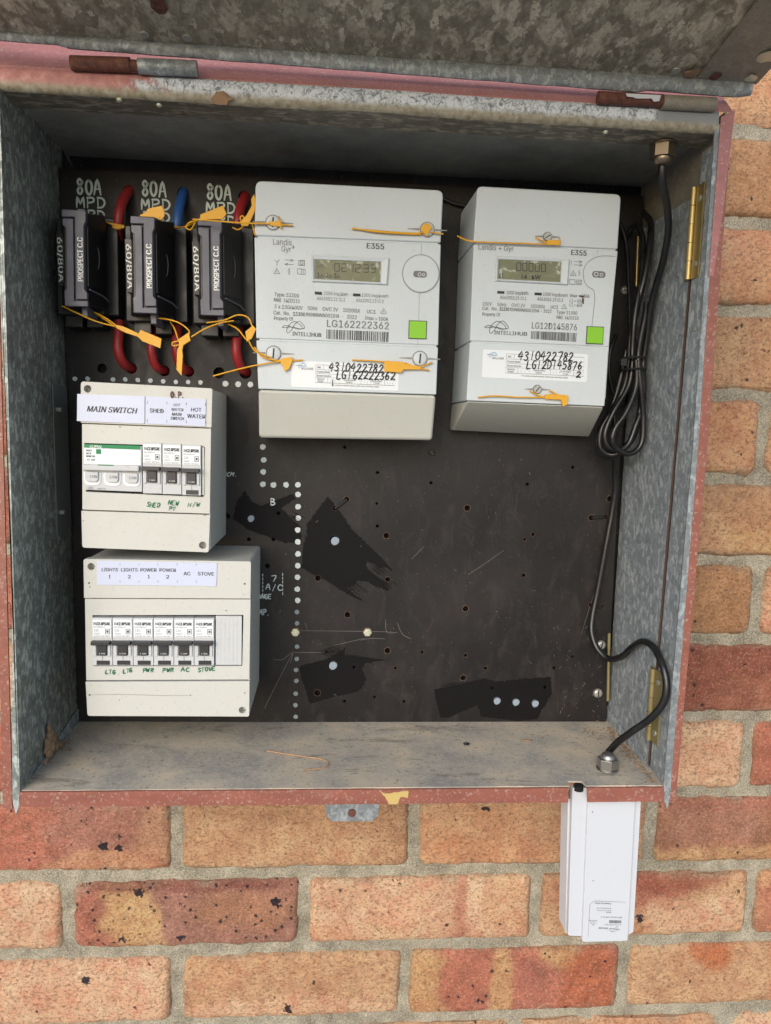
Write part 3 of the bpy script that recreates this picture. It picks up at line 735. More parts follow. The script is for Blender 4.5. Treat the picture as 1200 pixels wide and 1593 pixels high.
# hinge-side flange, slightly wavy, thicker toward the middle
mb = MB(); n = 70; top = []; 
for i in range(n + 1):
    u = -90 + 1262 * i / n; x = at(u, 100, FY).x
    vt = 38 + (u) * .0655 + 12 * math.sin(math.pi * max(0, min(1, u / 1170))) * 1.0
    vb = 63 + u * .077 + (4 if 100 < u < 1000 else 0)
    if u > 1150: vb -= (u - 1150) * .2
    zt_, zb_ = at(u, vt, FY).z, at(u, vb, FY).z
    zt_ = min(zt_, LZ + .0005)
    wv = noise.noise((x * 40, 1, 1)) * .0005
    for (y, z) in ((FY - .0005, zb_ + wv), (FY - .0022, zb_ + .003), (FY - .0022, zt_ - .002 + wv), (FY - .0004, zt_ + .0008), (FY + .001, zb_ + wv), (FY + .001, zt_ + .0008)): mb.v.append(Vector((x, y, z)))
for i in range(n):
    q = i * 6
    for a, b in ((0, 1), (1, 2), (2, 3), (3, 5), (5, 4), (4, 0)): mb.f.append((q + a, q + b, q + 6 + b, q + 6 + a))
mb.f += [(0, 1, 2, 3, 5, 4), tuple(n * 6 + k for k in (4, 5, 3, 2, 1, 0))]
mk('hinge_flange', mb, M_galv_edge, lid, smooth=60)
mb = MB(); xm = at(1082, 125, FY).x
mb.hexa([lidp(xm, .001, -.002), lidp(lx1 + .001, .001, -.002), lidp(lx1 + .001, .001, -.0004), lidp(xm, .001, -.0004)], [lidp(xm, .53, -.002), lidp(lx1 + .001, .53, -.002), lidp(lx1 + .001, .53, -.0004), lidp(xm, .53, -.0004)])
mk('folded_margin', mb, M_galv_margin, lid)
for (u, v) in ((225, 52), (291, 57), (1052, 108)):
    d = ray(u, v); # hit the lid plane
    nrm = Vector((0, math.sin(sl), math.cos(sl))); t = (lidp(0, 0) - CAM).dot(nrm) / d.dot(nrm); p = CAM + d * t
    mk('rivet', MB().cyl(p, -nrm, .0034, .0016, 14), M_screw, lid, .0005)
for (u, v, r) in ((1112, 116, .004), (247, 4, .006), (1168, 118, .004), (1195, 85, .008), (1163, 135, .0022), (1076, 110, .005)):
    d = ray(u, v); t = (lidp(0, 0) - CAM).dot(nrm) / d.dot(nrm); p = CAM + d * t - nrm * .0024
    mk('stain_spot', blob(p, r, (1, 1.6, .08), .6, u), M_rusty if u in (1112, 247) else M_hexb if u != 1076 else M_mud, lid, smooth=80)

# ================================================================= EQUIPMENT BOARD
BOT = at(530, 1124, BY)
board = thing('equipment_board', 'dark brown backing board dotted with drilled holes inside the meter box', 'board', (BOT.x, BY, BOT.z))
def cA(x, y): return (340 + x * .5167, 670 + y * .5167)
holesA = [(380, 50, 5, 0), (479, 126, 5, 0), (640, 157, 5, 0), (930, 161, 5, 0), (1067, 110, 5, 0), (477, 219, 4, 0), (749, 233, 9, 1), (386, 207, 8, 1), (352, 233, 8, 1), (479, 287, 5, 0), (506, 316, 9, 1), (947, 312, 6, 1), (922, 327, 5, 1), (181, 249, 7, 0), (92, 327, 6, 0), (166, 327, 6, 0), (28, 257, 8, 0), (148, 407, 7, 0), (300, 444, 9, 1), (510, 448, 8, 1), (919, 435, 6, 1), (389, 554, 9, 1), (744, 536, 9, 1), (509, 662, 9, 1), (326, 667, 5, 0), (613, 667, 5, 1), (744, 676, 6, 1), (408, 712, 5, 0), (533, 714, 5, 1), (804, 715, 6, 1), (737, 744, 9, 1), (1010, 714, 5, 0), (825, 775, 6, 0), (984, 773, 6, 0), (298, 789, 10, 1), (380, 814, 5, 0), (470, 802, 4, 0), (559, 815, 5, 0), (1123, 262, 9, 1), (1165, 260, 8, 1), (1178, 205, 9, 1), (1120, 524, 7, 1), (1155, 530, 7, 1), (1066, 680, 4, 0)]
plugsA = [(96, 263, 12), (349, 330, 15), (343, 706, 15), (838, 813, 13), (895, 817, 13), (953, 821, 13)]
bigH = [(205, 573, 8), (256, 577, 8), (294, 578, 8), (341, 580, 8.5), (382, 580, 9), (200, 297, 8), (285, 300, 8.5), (380, 306, 8.5), (159, 573, 7)]
kB = pxs(BY)
def circ(c, r, n=14): return [(c.x + r * math.cos(2 * math.pi * i / n), c.z + r * math.sin(2 * math.pi * i / n)) for i in range(n)]
HO = []; rust = MB()
for (x, y, r, ru) in holesA:
    c = at(*cA(x, y), BY); HO.append(circ(c, r * .5167 * kB * 1.0))
    if ru:
        R0 = r * .5167 * kB
        o_ = len(rust.v); sg = 16
        for rr_, jj in ((R0 * 1.0, 0), (R0 * 1.16, .08)):
            for i in range(sg):
                a = 2 * math.pi * i / sg; q = rr_ * (1 + rnd.uniform(-jj, jj)) ; rust.v.append(Vector((c.x + q * math.cos(a), BY - .00012, c.z + q * math.sin(a))))
        for i in range(sg): rust.f.append((o_ + i, o_ + (i + 1) % sg, o_ + sg + (i + 1) % sg, o_ + sg + i))
for (x, y, r) in plugsA: HO.append(circ(at(*cA(x, y), BY), r * .5167 * kB, 18))
for (u, v, r) in bigH: HO.append(circ(at(u, v, BY), r * kB, 18))
outer = q2([(92, 262), (700, 290), (1001, 305), (963, 740), (943, 1124), (530, 1124), (122, 1122)], BY)
mk('panel', MB().holed(outer, HO, BY, BY + .006), M_board, board)
mk('rust_stain', rust, M_rust, board)
for (x, y, r) in plugsA:
    c = at(*cA(x, y), BY); mk('hole_plug', MB().disc((c.x + r * .5167 * kB * .2, c.z - r * .5167 * kB * .2), r * .5167 * kB * .86, BY + .0006, BY + .004, 18), M_plug, board)
mk('hole_shade_sheet', MB().box(xLb0 + .006, xRb0 - .008, BY + .0085, BY + .010, BOT.z + .004, .69), M_void, board)  # added black sheet, painted shade seen through the drilled holes
# dots of marker paint
dots = []
for x, y in zip((130, 200, 340, 407, 476, 545, 615, 685, 752, 820, 957, 1027, 1094), (1268, 1268, 1272, 1272, 1275, 1278, 1282, 1286, 1286, 1288, 1295, 1298, 1300)): dots.append((80 + x * .2833, 230 + y * .2833, 3.4 if x < 900 else 4.4, x < 850))
for x, y in ((134, 12), (134, 49), (136, 88), (135, 124), (134, 161), (166, 163), (204, 163), (239, 163), (240, 192), (240, 229), (241, 263), (239, 299), (239, 335), (240, 371), (239, 406), (238, 441), (238, 477), (239, 511)): dots.append((*cA(x, y), 4.4, False))
for x, y in ((237, 546), (237, 580), (237, 650), (236, 687), (234, 720), (235, 753), (233, 791), (232, 826), (233, 861)): dots.append((*cA(x, y), 3.6, True))
for (u, v, r, dim) in dots:
    c = at(u, v, BY); mk('paint_dot', MB().disc((c.x, c.z), r * kB, BY - .0004, BY, 12, .10), M_dotdim if dim and v > 700 else M_dot, board)
# paint smears
def smear(pts): mk('paint_smear', MB().holed(q2(pts, BY), [[(x + (x - sum(q[0] for q in h) / len(h)) * .1, z + (z - sum(q[1] for q in h) / len(h)) * .1) for x, z in h] for h in HO], BY - .00025, BY - .00005), M_smear, board)
c6 = lambda L: [(400 + x * .2, 750 + y * .2) for x, y in L]; c7 = lambda L: [(400 + x * .2, 940 + y * .2) for x, y in L]
def ragged(pts, amp=2.2, step=1.6):
    out = []
    for i in range(len(pts)):
        a, b = Vector(pts[i]), Vector(pts[(i + 1) % len(pts)]); n = max(1, int((b - a).length / step))
        for k in range(n):
            p = a.lerp(b, k / n); out.append((p.x + (noise.noise((p.x * .35, p.y * .35, 1)) + .6 * noise.noise((p.x * 1.4, p.y * 1.4, 1))) * amp, p.y + (noise.noise((p.x * .35, p.y * .35, 5)) + .6 * noise.noise((p.x * 1.4, p.y * 1.4, 5))) * amp * .7))
    return out
smear(ragged(c6([(550, 112), (600, 165), (735, 360), (1000, 620), (1060, 695), (1000, 660), (960, 668), (900, 630), (860, 618), (845, 650), (870, 680), (960, 760), (1030, 830), (1020, 850), (930, 810), (870, 780), (790, 765), (760, 805), (700, 820), (770, 880), (850, 932), (760, 900), (650, 840), (540, 765), (440, 720), (345, 665), (355, 560), (362, 480), (390, 420), (385, 330), (420, 290), (480, 200)])))
smear(ragged([cA(*p) for p in [(80, 180), (100, 215), (130, 225), (225, 190), (232, 205), (190, 232), (215, 260), (250, 290), (250, 335), (200, 338), (90, 298), (45, 265), (55, 215)]]))
smear(ragged(c7([(330, 480), (560, 420), (690, 335), (680, 395), (1000, 432), (840, 460), (820, 500), (850, 580), (820, 650), (780, 680), (560, 730), (410, 775), (380, 670), (340, 560)])))
smear(ragged([cA(*p) for p in [(648, 780), (805, 745), (830, 755), (1000, 740), (1003, 790), (960, 868), (900, 875), (790, 860), (780, 825), (735, 845), (690, 865), (668, 862)]]))
for (u, v, L, a) in ((545, 905, 34, .62), (570, 890, 40, .62), (600, 905, 20, .6), (585, 880, 28, .66), (480, 830, 30, .5), (455, 800, 26, .45), (520, 1022, 70, .08), (505, 1018, 36, -.3), (800, 1070, 50, -.2), (690, 1072, 40, -.2)):
    mb = MB()
    for k in range(9): o_ = rnd.uniform(-6, 6); l_ = L * rnd.uniform(.5, 1); u_ = u + rnd.uniform(-8, 4) - o_ * math.sin(a); v_ = v + o_ * math.cos(a); lines(mb, [[(u_, v_), (u_ + l_ * .5 * math.cos(a), v_ + l_ * .5 * math.sin(a) + rnd.uniform(-.5, .5)), (u_ + l_ * math.cos(a), v_ + l_ * math.sin(a))]], rnd.uniform(.5, 1.3), BY - .0003)
    mk('bristle_marks', mb, M_smear, board, kind='stuff')
# handwriting on the board
YB = BY - .0006
def handp(parent, mm, *a, **k): h_ = MB(); hand(h_, *a, **k); return mk('handwriting', h_, mm, parent)
for (u, v) in ((120, 302), (221, 305), (322, 310)):
    hw = MB(); hand(hw, '80A', (u, v), (u + 40, v + 1.5), 21, 3.3, YB, .03)
    hand(hw, 'MPD', (u - 1, v + 20.5), (u + 47, v + 22), 14.5, 2.8, YB, .02)
    hand(hw, 'RPD', (u + 1, v + 38.5), (u + 46, v + 41), 13, 2.7, YB, .03)
    mk('handwriting', hw, M_chalk, board)
handp(board, M_dot, 'B', (421, 785), (431, 785), 10, 1.8, YB)
hw = MB(); hand(hw, '7', (422, 904), (432, 904), 9, 1.7, YB); hand(hw, 'A/C', (414, 917), (440, 919), 9, 1.7, YB)
for yy in range(893, 928, 6): lines(hw, [[(409, yy), (409, yy + 3)], [(440, yy - 1), (440, yy + 2)]], 2, YB)
mk('handwriting', hw, M_dot, board)
handp(board, M_chalk, 'TCM.', (346, 740), (370, 742), 6, 1.2, YB, .1, .3); handp(board, M_chalk, 'RANGE', (396, 930), (423, 932), 7, 1.6, YB); handp(board, M_dot, 'TEMP.', (392, 957), (421, 957), 9, 1.8, YB)
hw = MB()
lines(hw, [[(468, 981), (560, 982), (610, 983)], [(475, 969), (479, 981)]], .9, YB)
lines(hw, [[(600, 963), (602, 983), (618, 984)], [(618, 968), (626, 986), (640, 994)], [(455, 1015), (500, 1015)], [(455, 1016), (420, 1085), (412, 1102)], [(425, 1026), (440, 1026), (455, 1015), (452, 1032)]], .8, YB, 4)
lines(hw, [[(728, 894), (750, 880), (784, 856)], [(560, 996), (580, 993), (600, 994)], [(380, 1053), (350, 1060)], [(930, 905), (905, 985)], [(640, 870), (660, 850)], [(520, 1004), (571, 992)]], .7, YB, 4)
for _ in range(60):
    u, v = rnd.uniform(420, 935), rnd.uniform(700, 1115)
    if rnd.random() < .5: u, v = rnd.uniform(860, 935), rnd.uniform(960, 1115)
    lines(hw, [[(u, v), (u + rnd.uniform(-4, 4), v + rnd.uniform(-5, 5))]], rnd.uniform(.6, 1.4), YB)
mk('scratches', hw, mat('scratch_grey', (.13, .12, .11), .7), board, kind='stuff')
def slotscrew(u, v, r, mm, parent=board, Y=BY, ang=.7, h=.003):
    c = at(u, v, Y); R_ = r * pxs(Y)
    sc = mk('screw', MB().tube([(c.x, Y, c.z), (c.x, Y - h * .5, c.z), (c.x, Y - h * .9, c.z), (c.x, Y - h, c.z)], [R_, R_, R_ * .8, R_ * .5], 20), mm, parent, smooth=50)
    d = Vector((math.cos(ang), 0, math.sin(ang))) * R_ * .8; nn = Vector((-d.z, 0, d.x)) * .14
    P = [Vector((c.x, Y - h - .0001, c.z)) + a for a in (-d - nn, d - nn, d + nn, -d + nn)]
    mk('slot', MB().hexa(P, [p + Vector((0, .0004, 0)) for p in P]), M_void, sc) if parent is board else None
    return sc
slotscrew(935, 1003, 7.5, M_screw, ang=1.3); slotscrew(930, 1078, 7.5, M_screw, ang=1.6); slotscrew(672, 704, 5, mat('dirty_screw', (.06, .045, .04), .7, .2)); slotscrew(972, 452, 6.5, M_screw, ang=.2)
for (u, v) in ((460, 983), (572, 983)):
    c = at(u, v, BY); bo = mk('bolt', MB().tube([(c.x, BY, c.z), (c.x, BY - .003, c.z)], 6.6 * kB, 6), M_hexb, board, .0004)
    mk('washer', MB().disc((c.x, c.z), 7.6 * kB, BY - .0008, BY, 18), M_rust, bo)
    mk('bolt_end', MB().disc((c.x, c.z), 3.2 * kB, BY - .0045, BY - .0028, 12), M_hexb, bo)
# cable saddles between hole pairs
for (a, b) in (((386, 207), (352, 233)), ((1123, 262), (1165, 260)), ((1120, 524), (1155, 530))):
    A, B = at(*cA(*a), BY), at(*cA(*b), BY)
    mk('tie_loop', MB().tube([A + Vector((0, .003, 0)), A + Vector((0, -.0012, 0)), B + Vector((0, -.0012, 0)), B + Vector((0, .003, 0))], .0016, 8), M_black, board)

# ================================================================= METERS
def slab(mb, front, Yf, Yb, grow=0):
    a = [at(u, v, Yf) for u, v in front]; c = sum(a, Vector()) / 4
    b = [Vector((p.x + (grow if p.x > c.x else -grow), Yb, p.z + (grow * .5 if p.z > c.z else -grow * .5))) for p in a]
    return mb.hexa(a, b)
def rounded(pts, r, n=5):
    out = []; N = len(pts)
    for i in range(N):
        p0, p1, p2 = Vector(pts[i - 1]), Vector(pts[i]), Vector(pts[(i + 1) % N])
        rr = r[i] if isinstance(r, (list, tuple)) else r
        a = p1 + (p0 - p1).normalized() * rr; b = p1 + (p2 - p1).normalized() * rr
        if rr == 0: out.append(tuple(p1)); continue
        for k in range(n + 1):
            t = k / n; q = a * (1 - t) ** 2 + p1 * 2 * t * (1 - t) + b * t * t; out.append(tuple(q))
    return out
def meter_shell(name, th, seams, Y, mat_main, zprof):
    pass
def barcode(mb, q, Y, seed):
    r = random.Random(seed); (u0, v0), (u1, v1), (u2, v2), (u3, v3) = q; t = 0
    while t < 1:
        w_ = r.choice([.006, .010, .014, .02]); e = min(1, t + w_)
        L = lambda a, b, s: (a[0] + (b[0] - a[0]) * s, a[1] + (b[1] - a[1]) * s)
        quad(mb, [L(q[0], q[1], t), L(q[0], q[1], e), L(q[3], q[2], e), L(q[3], q[2], t)], Y, Y + .0001); t = e + r.choice([.006, .010, .016])
def swirl(mb, cx, cy, s, Y, wd, fl=1):
    base = [(-1, .1), (-.7, -.15), (-.2, .05), (.35, .35), (.75, .25), (.6, -.2), (.1, -.7), (-.35, -.3), (-.6, .5), (-.5, .9), (-.2, .5), (.05, -.2), (.45, -.75), (.8, -.3), (.95, .2), (.5, .3), (-.1, .05), (-.7, .15), (-1, .1)]
    lines(mb, [[(cx + x * s * fl, cy + y * s * .62 * fl) for x, y in base]], wd, Y, 4)
def seg7(mb, ch, u, v, w_, h, Y, wd):
    on = {'0': 'abcdef', '1': 'bc', '2': 'abged', '3': 'abgcd', '6': 'afgedc', 'k': 'fge', 'L': 'fed', '8': 'abcdefg', '-': 'g'}[ch]
    S_ = {'a': ((0, 0), (1, 0)), 'b': ((1, 0), (1, .5)), 'c': ((1, .5), (1, 1)), 'd': ((0, 1), (1, 1)), 'e': ((0, .5), (0, 1)), 'f': ((0, 0), (0, .5)), 'g': ((0, .5), (1, .5))}
    for k in on:
        (a, b), (c_, d) = S_[k]; e = .1
        lines(mb, [[(u + w_ * (a + (c_ - a) * e), v + h * (b + (d - b) * e)), (u + w_ * (c_ - (c_ - a) * e), v + h * (d - (d - b) * e))]], wd, Y)
def tri_icon(mb, u, v, s, Y, wd): lines(mb, [[(u - s, v + s * .8), (u, v - s), (u + s, v + s * .8), (u - s, v + s * .8)], [(u, v - s * .2), (u, v + s * .4)]], wd, Y)
def circle_icon(mb, u, v, r, Y, wd, a0=0, a1=360, n=24): lines(mb, [[(u + r * math.cos(math.radians(a0 + (a1 - a0) * i / n)), v + r * math.sin(math.radians(a0 + (a1 - a0) * i / n))) for i in range(n + 1)]], wd, Y)

def display(parent, bez, lcd, Y):
    out_ = [at(u, v, Y) for u, v in bez]; inn = [at(u, v, Y) for u, v in lcd]
    mb = MB(); n = 4
    o1 = [p + Vector((0, -.0002, 0)) for p in out_]; cc = sum(out_, Vector()) / 4
    o2 = [p + (cc - p) * .05 + Vector((0, -.0022, 0)) for p in out_]; i2 = [p + Vector((0, -.0014, 0)) + (p - cc) * .03 for p in inn]; i3 = [p + Vector((0, -.0002, 0)) for p in inn]
    mb.v = [p.copy() for p in o1 + o2 + i2 + i3]
    for a in range(3):
        for i in range(4): j = (i + 1) % 4; mb.f.append((a * 4 + i, a * 4 + j, a * 4 + 4 + j, a * 4 + 4 + i))
    d = mk('display', mb, M_meter, parent)
    l = mk('screen', MB().hexa([p + Vector((0, -.0005, 0)) for p in inn], [p + Vector((0, .001, 0)) for p in inn]), M_lcd, d)
    return d

# -- meter 1
Y1 = -.095
zb1 = at(403, 680, -.08).z
m1 = thing('electricity_meter', 'larger three phase electricity meter with pale grey case and lime green button', 'electricity meter', (at(540, 680, Y1).x, BY, zb1), 'electricity meters on the board')
T = rounded([(398, 281), (690, 296), (686, 377.5), (396, 366.5)], [11, 11, 0, 0])
mb = MB().prism(q2(T, Y1), Y1 - .0006, BY - .0008); mk('top_cover', mb, M_meter, m1, .0014, 3)
mb = MB(); slab(mb, [(396, 369), (686, 380), (682, 537), (399, 526)], Y1, BY - .001); mk('case', mb, M_meter, m1, .0007)
mb = MB(); slab(mb, [(399, 529), (682, 540), (679, 614), (402, 605)], Y1 - .0006, BY - .001); tc = mk('terminal_cover', mb, M_meter, m1, .0009)
mb = MB(); slab(mb, [(400, 330), (682, 340), (678, 600), (405, 590)], Y1 + .0012, BY - .001); mk('inner_case', mb, M_meter, m1)
# sloping apron below
fr = [at(402, 606, Y1 - .0006), at(679, 615, Y1 - .0006)]; lo = [at(403, 681, Y1 + .016), at(673, 685, Y1 + .016)]
mb = MB(); B2 = BY - .001
mb.hexa([lo[0], lo[1], fr[1], fr[0]], [Vector((lo[0].x, B2, lo[0].z)), Vector((lo[1].x, B2, lo[1].z)), Vector((fr[1].x, B2, fr[1].z)), Vector((fr[0].x, B2, fr[0].z))])
mk('apron', mb, M_meter_low, m1, .003, 3)
YT = Y1 - .0003
d1 = display(m1, [(484, 396), (607, 402), (604, 444), (485, 439)], [(490.5, 404), (592.5, 408), (591.5, 439), (490.5, 434)], Y1)
mb = MB(); YL = Y1 - .0007
for i, ch in enumerate('021233'): seg7(mb, ch, 521 + i * 10.8 + (2 if i > 3 else 0), 410 + i * .4, 7, 12, YL, 1.7)
for i, ch in enumerate('02'): seg7(mb, ch, 494 + i * 6.5, 408, 4.2, 7, YL, .8)
for i, s in enumerate(('1', '2', '3')): txt(mb, s, (494 + i * 13, 431.5 + i * .4), (497.5 + i * 13, 431.6 + i * .4), 7, YL, .02); tri_icon(mb, 501 + i * 13, 429 + i * .4, 2.6, YL, .9)
mk('display_digits', mb, M_lcdseg, d1)
# printing
mb = MB()
def T1(s, a, b, h, bold=0, Y=YT, M=None): txt(mb, s, a, b, h, Y, bold)
T1('Landis', (425, 380.5), (454, 382), 8.6); T1('Gyr', (438, 391), (453, 392), 8); T1('+', (454, 388), (459, 388.2), 9)
for s, a, b in (('Type: S3300', (427, 460.5), (465, 463)), ('NMI  14/2/111', (426.5, 469), (466.5, 471.5)), ('3 x 230/400V', (427, 479.5), (471, 482)), ('50Hz', (479, 482), (494, 482.7)), ('OVC IV', (502, 483.4), (526, 484.6)), ('10(100)A', (534, 485), (560, 486.5)), ('UC3', (571, 487.4), (584, 488)), ('Cat.  No.', (425.5, 489), (451, 490.5)), ('D0NNNNN001IHA  -', (477, 492), (534, 495)), ('2022', (540, 495.5), (555, 496.3)), ('Imax = 100A', (568, 497), (604, 499.5)), ('Property Of', (426.5, 497.5), (456, 499))): T1(s, a, b, 5.4, .004)
T1('1000 imp/kWh', (504, 458.5), (542, 461), 5); T1('1000 imp/kvarh', (563, 461.5), (604, 463.5), 5); T1('AS62053.21 Cl.1', (493, 466.5), (537, 469), 5); T1('AS62053.23 Cl.2', (554, 469.5), (597, 471.5), 5)
T1('LG162222362', (509, 508.5), (605, 512.5), 10.5, .006)
mk('case_print', mb, M_print, m1)
mb = MB()
T1('E355', (571, 386.5), (597.5, 388), 8, .02); T1('S3300', (456, 491.3), (475, 492.2), 5.6, .01); T1('INTELLI', (455, 522), (484, 523.4), 5.6, .004); T1('HUB', (485, 523.5), (500, 524.2), 5.6, .02)
barcode(mb, [(508, 512.5), (605, 516.5), (604, 532), (508, 527)], YT, 3)
lines(mb, [[(427, 404), (431, 408), (435, 404)], [(431, 408), (431, 413)], [(443, 404), (457, 405)], [(443, 411), (457, 411.5)], [(452, 403), (457, 405), (452, 407)], [(448, 409.5), (443, 411), (448, 413)], [(465, 405), (474, 405), (474, 413), (465, 413), (465, 405)], [(467.5, 407), (471.5, 407), (471.5, 411), (467.5, 411), (467.5, 407)], [(451, 417), (448, 422), (451, 422), (449, 427)], [(463, 418), (475, 419), (475, 427), (463, 426), (463, 418)], [(469, 418.5), (469, 426)], [(472, 420), (472, 425)]], .8, YT)
tri_icon(mb, 431, 422, 4.6, YT, .9); tri_icon(mb, 597, 484, 4.6, YT, .9); swirl(mb, 457, 508, 18, YT, .7)
mk('case_print', mb, M_print2, m1)
mb = MB(); quad(mb, [(490, 453.5), (501, 454.2), (501, 458.6), (490, 457.8)], YT - .0002, YT); quad(mb, [(549.5, 456.3), (561, 457), (561, 461.2), (549.5, 460.6)], YT - .0002, YT)
mk('indicator_window', mb, M_ink, m1)
# round button with oval eye
c = at(655, 426, Y1); R_ = 28 * pxs(Y1)
bt = mk('round_button', MB().tube([(c.x, Y1, c.z), (c.x, Y1 - .0006, c.z), (c.x, Y1 - .001, c.z)], [R_ * .97, R_ * .97, R_ * .93], 40), M_meter, m1, smooth=30)
mk('button_groove', MB().ring((c.x, c.z), R_ * .975, R_ * 1.015, Y1 - .0004, Y1 + .0002, 40), M_line, bt)
e = q2(rounded([(643, 421.5), (664, 422.5), (664, 432.5), (643, 431.5)], 5), Y1); mk('button_eye', MB().prism(e, Y1 - .0013, Y1 - .0009), M_print, bt)
mb = MB(); circle_icon(mb, 653, 427, 2.6, Y1 - .0015, .8, n=10); circle_icon(mb, 659.5, 427.4, 2, Y1 - .0015, .8, n=10); mk('eye_mark', mb, M_letters, bt)
mb = MB(); lines(mb, [[(656, 379), (655.5, 397.5)], [(653, 455), (650, 536)]], .7, YT); mk('seam_line', mb, M_line, m1)
mk('green_button', MB().prism(q2(rounded([(637.5, 499.5), (663.5, 500.5), (662.5, 527), (636.5, 526)], 1.6), Y1), Y1 - .0014, Y1 + .001), M_greenbtn, m1, .0003)
mk('button_frame', MB().prism(q2([(636.3, 498.3), (664.6, 499.3), (663.6, 528.2), (635.3, 527.2)], Y1), Y1 - .0004, Y1 + .0003), M_print2, m1)
def capscrew(u, v, r, Y, parent, mm, ang):
    c = at(u, v, Y); R2 = r * pxs(Y)
    s_ = mk('screw', MB().tube([(c.x, Y + .001, c.z), (c.x, Y - .0012, c.z), (c.x, Y - .0016, c.z)], [R2 * .84, R2 * .84, R2 * .74], 24), mm, parent, smooth=40)
    mk('screw_well', MB().ring((c.x, c.z), R2 * .86, R2, Y - .0003, Y + .0003, 28), M_line, s_)
    dx, dz = R2 * .62 * math.cos(ang), R2 * .62 * math.sin(ang); nx_, nz_ = -dz * .16, dx * .16
    P = [(c.x - dx - nx_, c.z - dz - nz_), (c.x + dx - nx_, c.z + dz - nz_), (c.x + dx + nx_, c.z + dz + nz_), (c.x - dx + nx_, c.z - dz + nz_)]
    mk('slot', MB().prism(P, Y - .0018, Y - .0015), M_ink, s_)
    # sealing groove either side
    mb = MB(); k = pxs(Y)
    for sg in (-1, 1): mb.prism([(c.x + sg * R2 * 1.05, c.z - .0008), (c.x + sg * R2 * 2.6, c.z - .0002), (c.x + sg * R2 * 2.6, c.z + .0004), (c.x + sg * R2 * 1.05, c.z + .0010)], Y - .0002, Y + .0002)
    mk('seal_groove', mb, M_line, s_)
for (u, v) in ((425, 346.5), (665, 357.5)): capscrew(u, v, 11.5, Y1 - .0006, m1, M_meter, 1.5)
for (u, v) in ((426, 550), (653.5, 558)): capscrew(u, v, 12, Y1 - .0006, m1, M_meter, 1.5)
def sticker(parent, q, Y, hw_rows, tick, Yo=.0003):
    # q: TL,TR,BR,BL px
    Ys = Y - Yo
    st = mk('sticker', MB().prism(q2(rounded(q, 3), Y), Ys, Y), M_sticker, parent)
    TL, TR, BR, BL = [Vector(p) for p in q]
    def U(a, b): p = (TL * (1 - a) + TR * a) * (1 - b) + (BL * (1 - a) + BR * a) * b; return (p.x, p.y)
    mb = MB(); Yp = Ys - .0001
    lines(mb, [[U(.225, .12), U(.965, .12), U(.965, .80), U(.225, .80), U(.225, .12)], [U(.225, .30), U(.965, .30)], [U(.225, .46), U(.965, .46)], [U(.225, .60), U(.965, .60)], [U(.30, .12), U(.30, .30)], [U(.34, .60), U(.34, .80)], [U(.65, .60), U(.65, .80)], [U(.87, .60), U(.87, .80)]], .55, Yp)
    for s, a, b, hh in (('NMI', (.24, .25), (.27, .25), 2.8), ('Property Details', (.235, .42), (.36, .42), 2.8), ('Element Selection', (.235, .57), (.37, .57), 2.8), ('General', (.24, .69), (.31, .69), 2.6), ('Supply', (.245, .77), (.30, .77), 2.6), ('Generation', (.49, .69), (.60, .69), 2.6), ('Select', (.51, .77), (.57, .77), 2.6), ('Controlled', (.74, .69), (.84, .69), 2.6), ('Load', (.77, .77), (.82, .77), 2.6), ('For customer enquiries please contact your electricity retailer', (.38, .90), (.82, .90), 2.2), ('HUB', (.155, .33), (.20, .33), 3.2), ('INTELLI', (.09, .33), (.15, .33), 3)): txt(mb, s, U(*a), U(*b), hh, Yp, .006)
    for x in (.37, .41, .45, .68, .71, .74, .895, .92, .945): lines(mb, [[U(x, .68), U(x, .75)]], .5, Yp)
    mk('sticker_print', mb, M_print2, st)
    mb = MB(); c0 = U(.09, .17); swirl(mb, c0[0], c0[1], 8, Yp, .7); mk('sticker_logo', mb, mat('pale_blue_print', (.25, .42, .62), .6), st)
    mb = MB(); Yh = Ys - .0003
    for s, a, b, hh in hw_rows: handp(st, M_ink, s, a, b, hh, 2.1, Yh, .06, .12)
    if tick: lines(mb, [tick], 2.2, Yh); mk('handwriting', mb, M_ink, st)
sticker(m1, [(454.5, 560.5), (621, 569), (620, 608), (453, 601.5)], Y1 - .0006, [('4310422782', (512, 577), (597, 580), 12.5), ('LG162222362', (523, 589), (616, 591), 12)], [(518, 591), (517.5, 600)])

# -- meter 2
Y2 = -.092
m2 = thing('electricity_meter', 'smaller single phase electricity meter with pale grey case beside the coiled cable', 'electricity meter', (at(830, 670, Y2).x, BY, at(810, 675, -.045).z), 'electricity meters on the board')
def prismS(px, Y, Yb, wide):      # front outline on Y, deeper on the wall side, a little wider at the back
    a = q2(px, Y); cx = sum(p[0] for p in a) / len(a); mb = MB(); n = len(a)
    mb.v = [Vector((x, Y, z)) for x, z in a] + [Vector((x + (wide if x > cx else -wide), Yb, z)) for x, z in a]
    mb.f = [tuple(range(n)), tuple(range(2 * n - 1, n - 1, -1))] + [(i, i + n, (i + 1) % n + n, (i + 1) % n) for i in range(n)]; return mb
mk('top_cover', prismS(rounded([(743, 289), (967, 302), (961.5, 387.5), (737, 377.5)], [9, 10, 0, 0]), Y2 - .0006, BY - .0008, .0015), M_meter, m2, .0014, 3)
mk('case', prismS([(737, 380), (961.5, 390), (947.5, 539), (731.5, 530)], Y2, BY - .001, .0015), M_meter, m2, .0007)
mk('terminal_cover', prismS([(731.5, 532.5), (947.3, 541.5), (941, 632), (726, 623)], Y2 - .0006, BY - .001, .0015), M_meter, m2, .0009)
mk('inner_case', prismS([(742, 330), (961, 340), (942, 620), (730, 610)], Y2 + .0012, BY - .001, .0006), M_meter, m2)
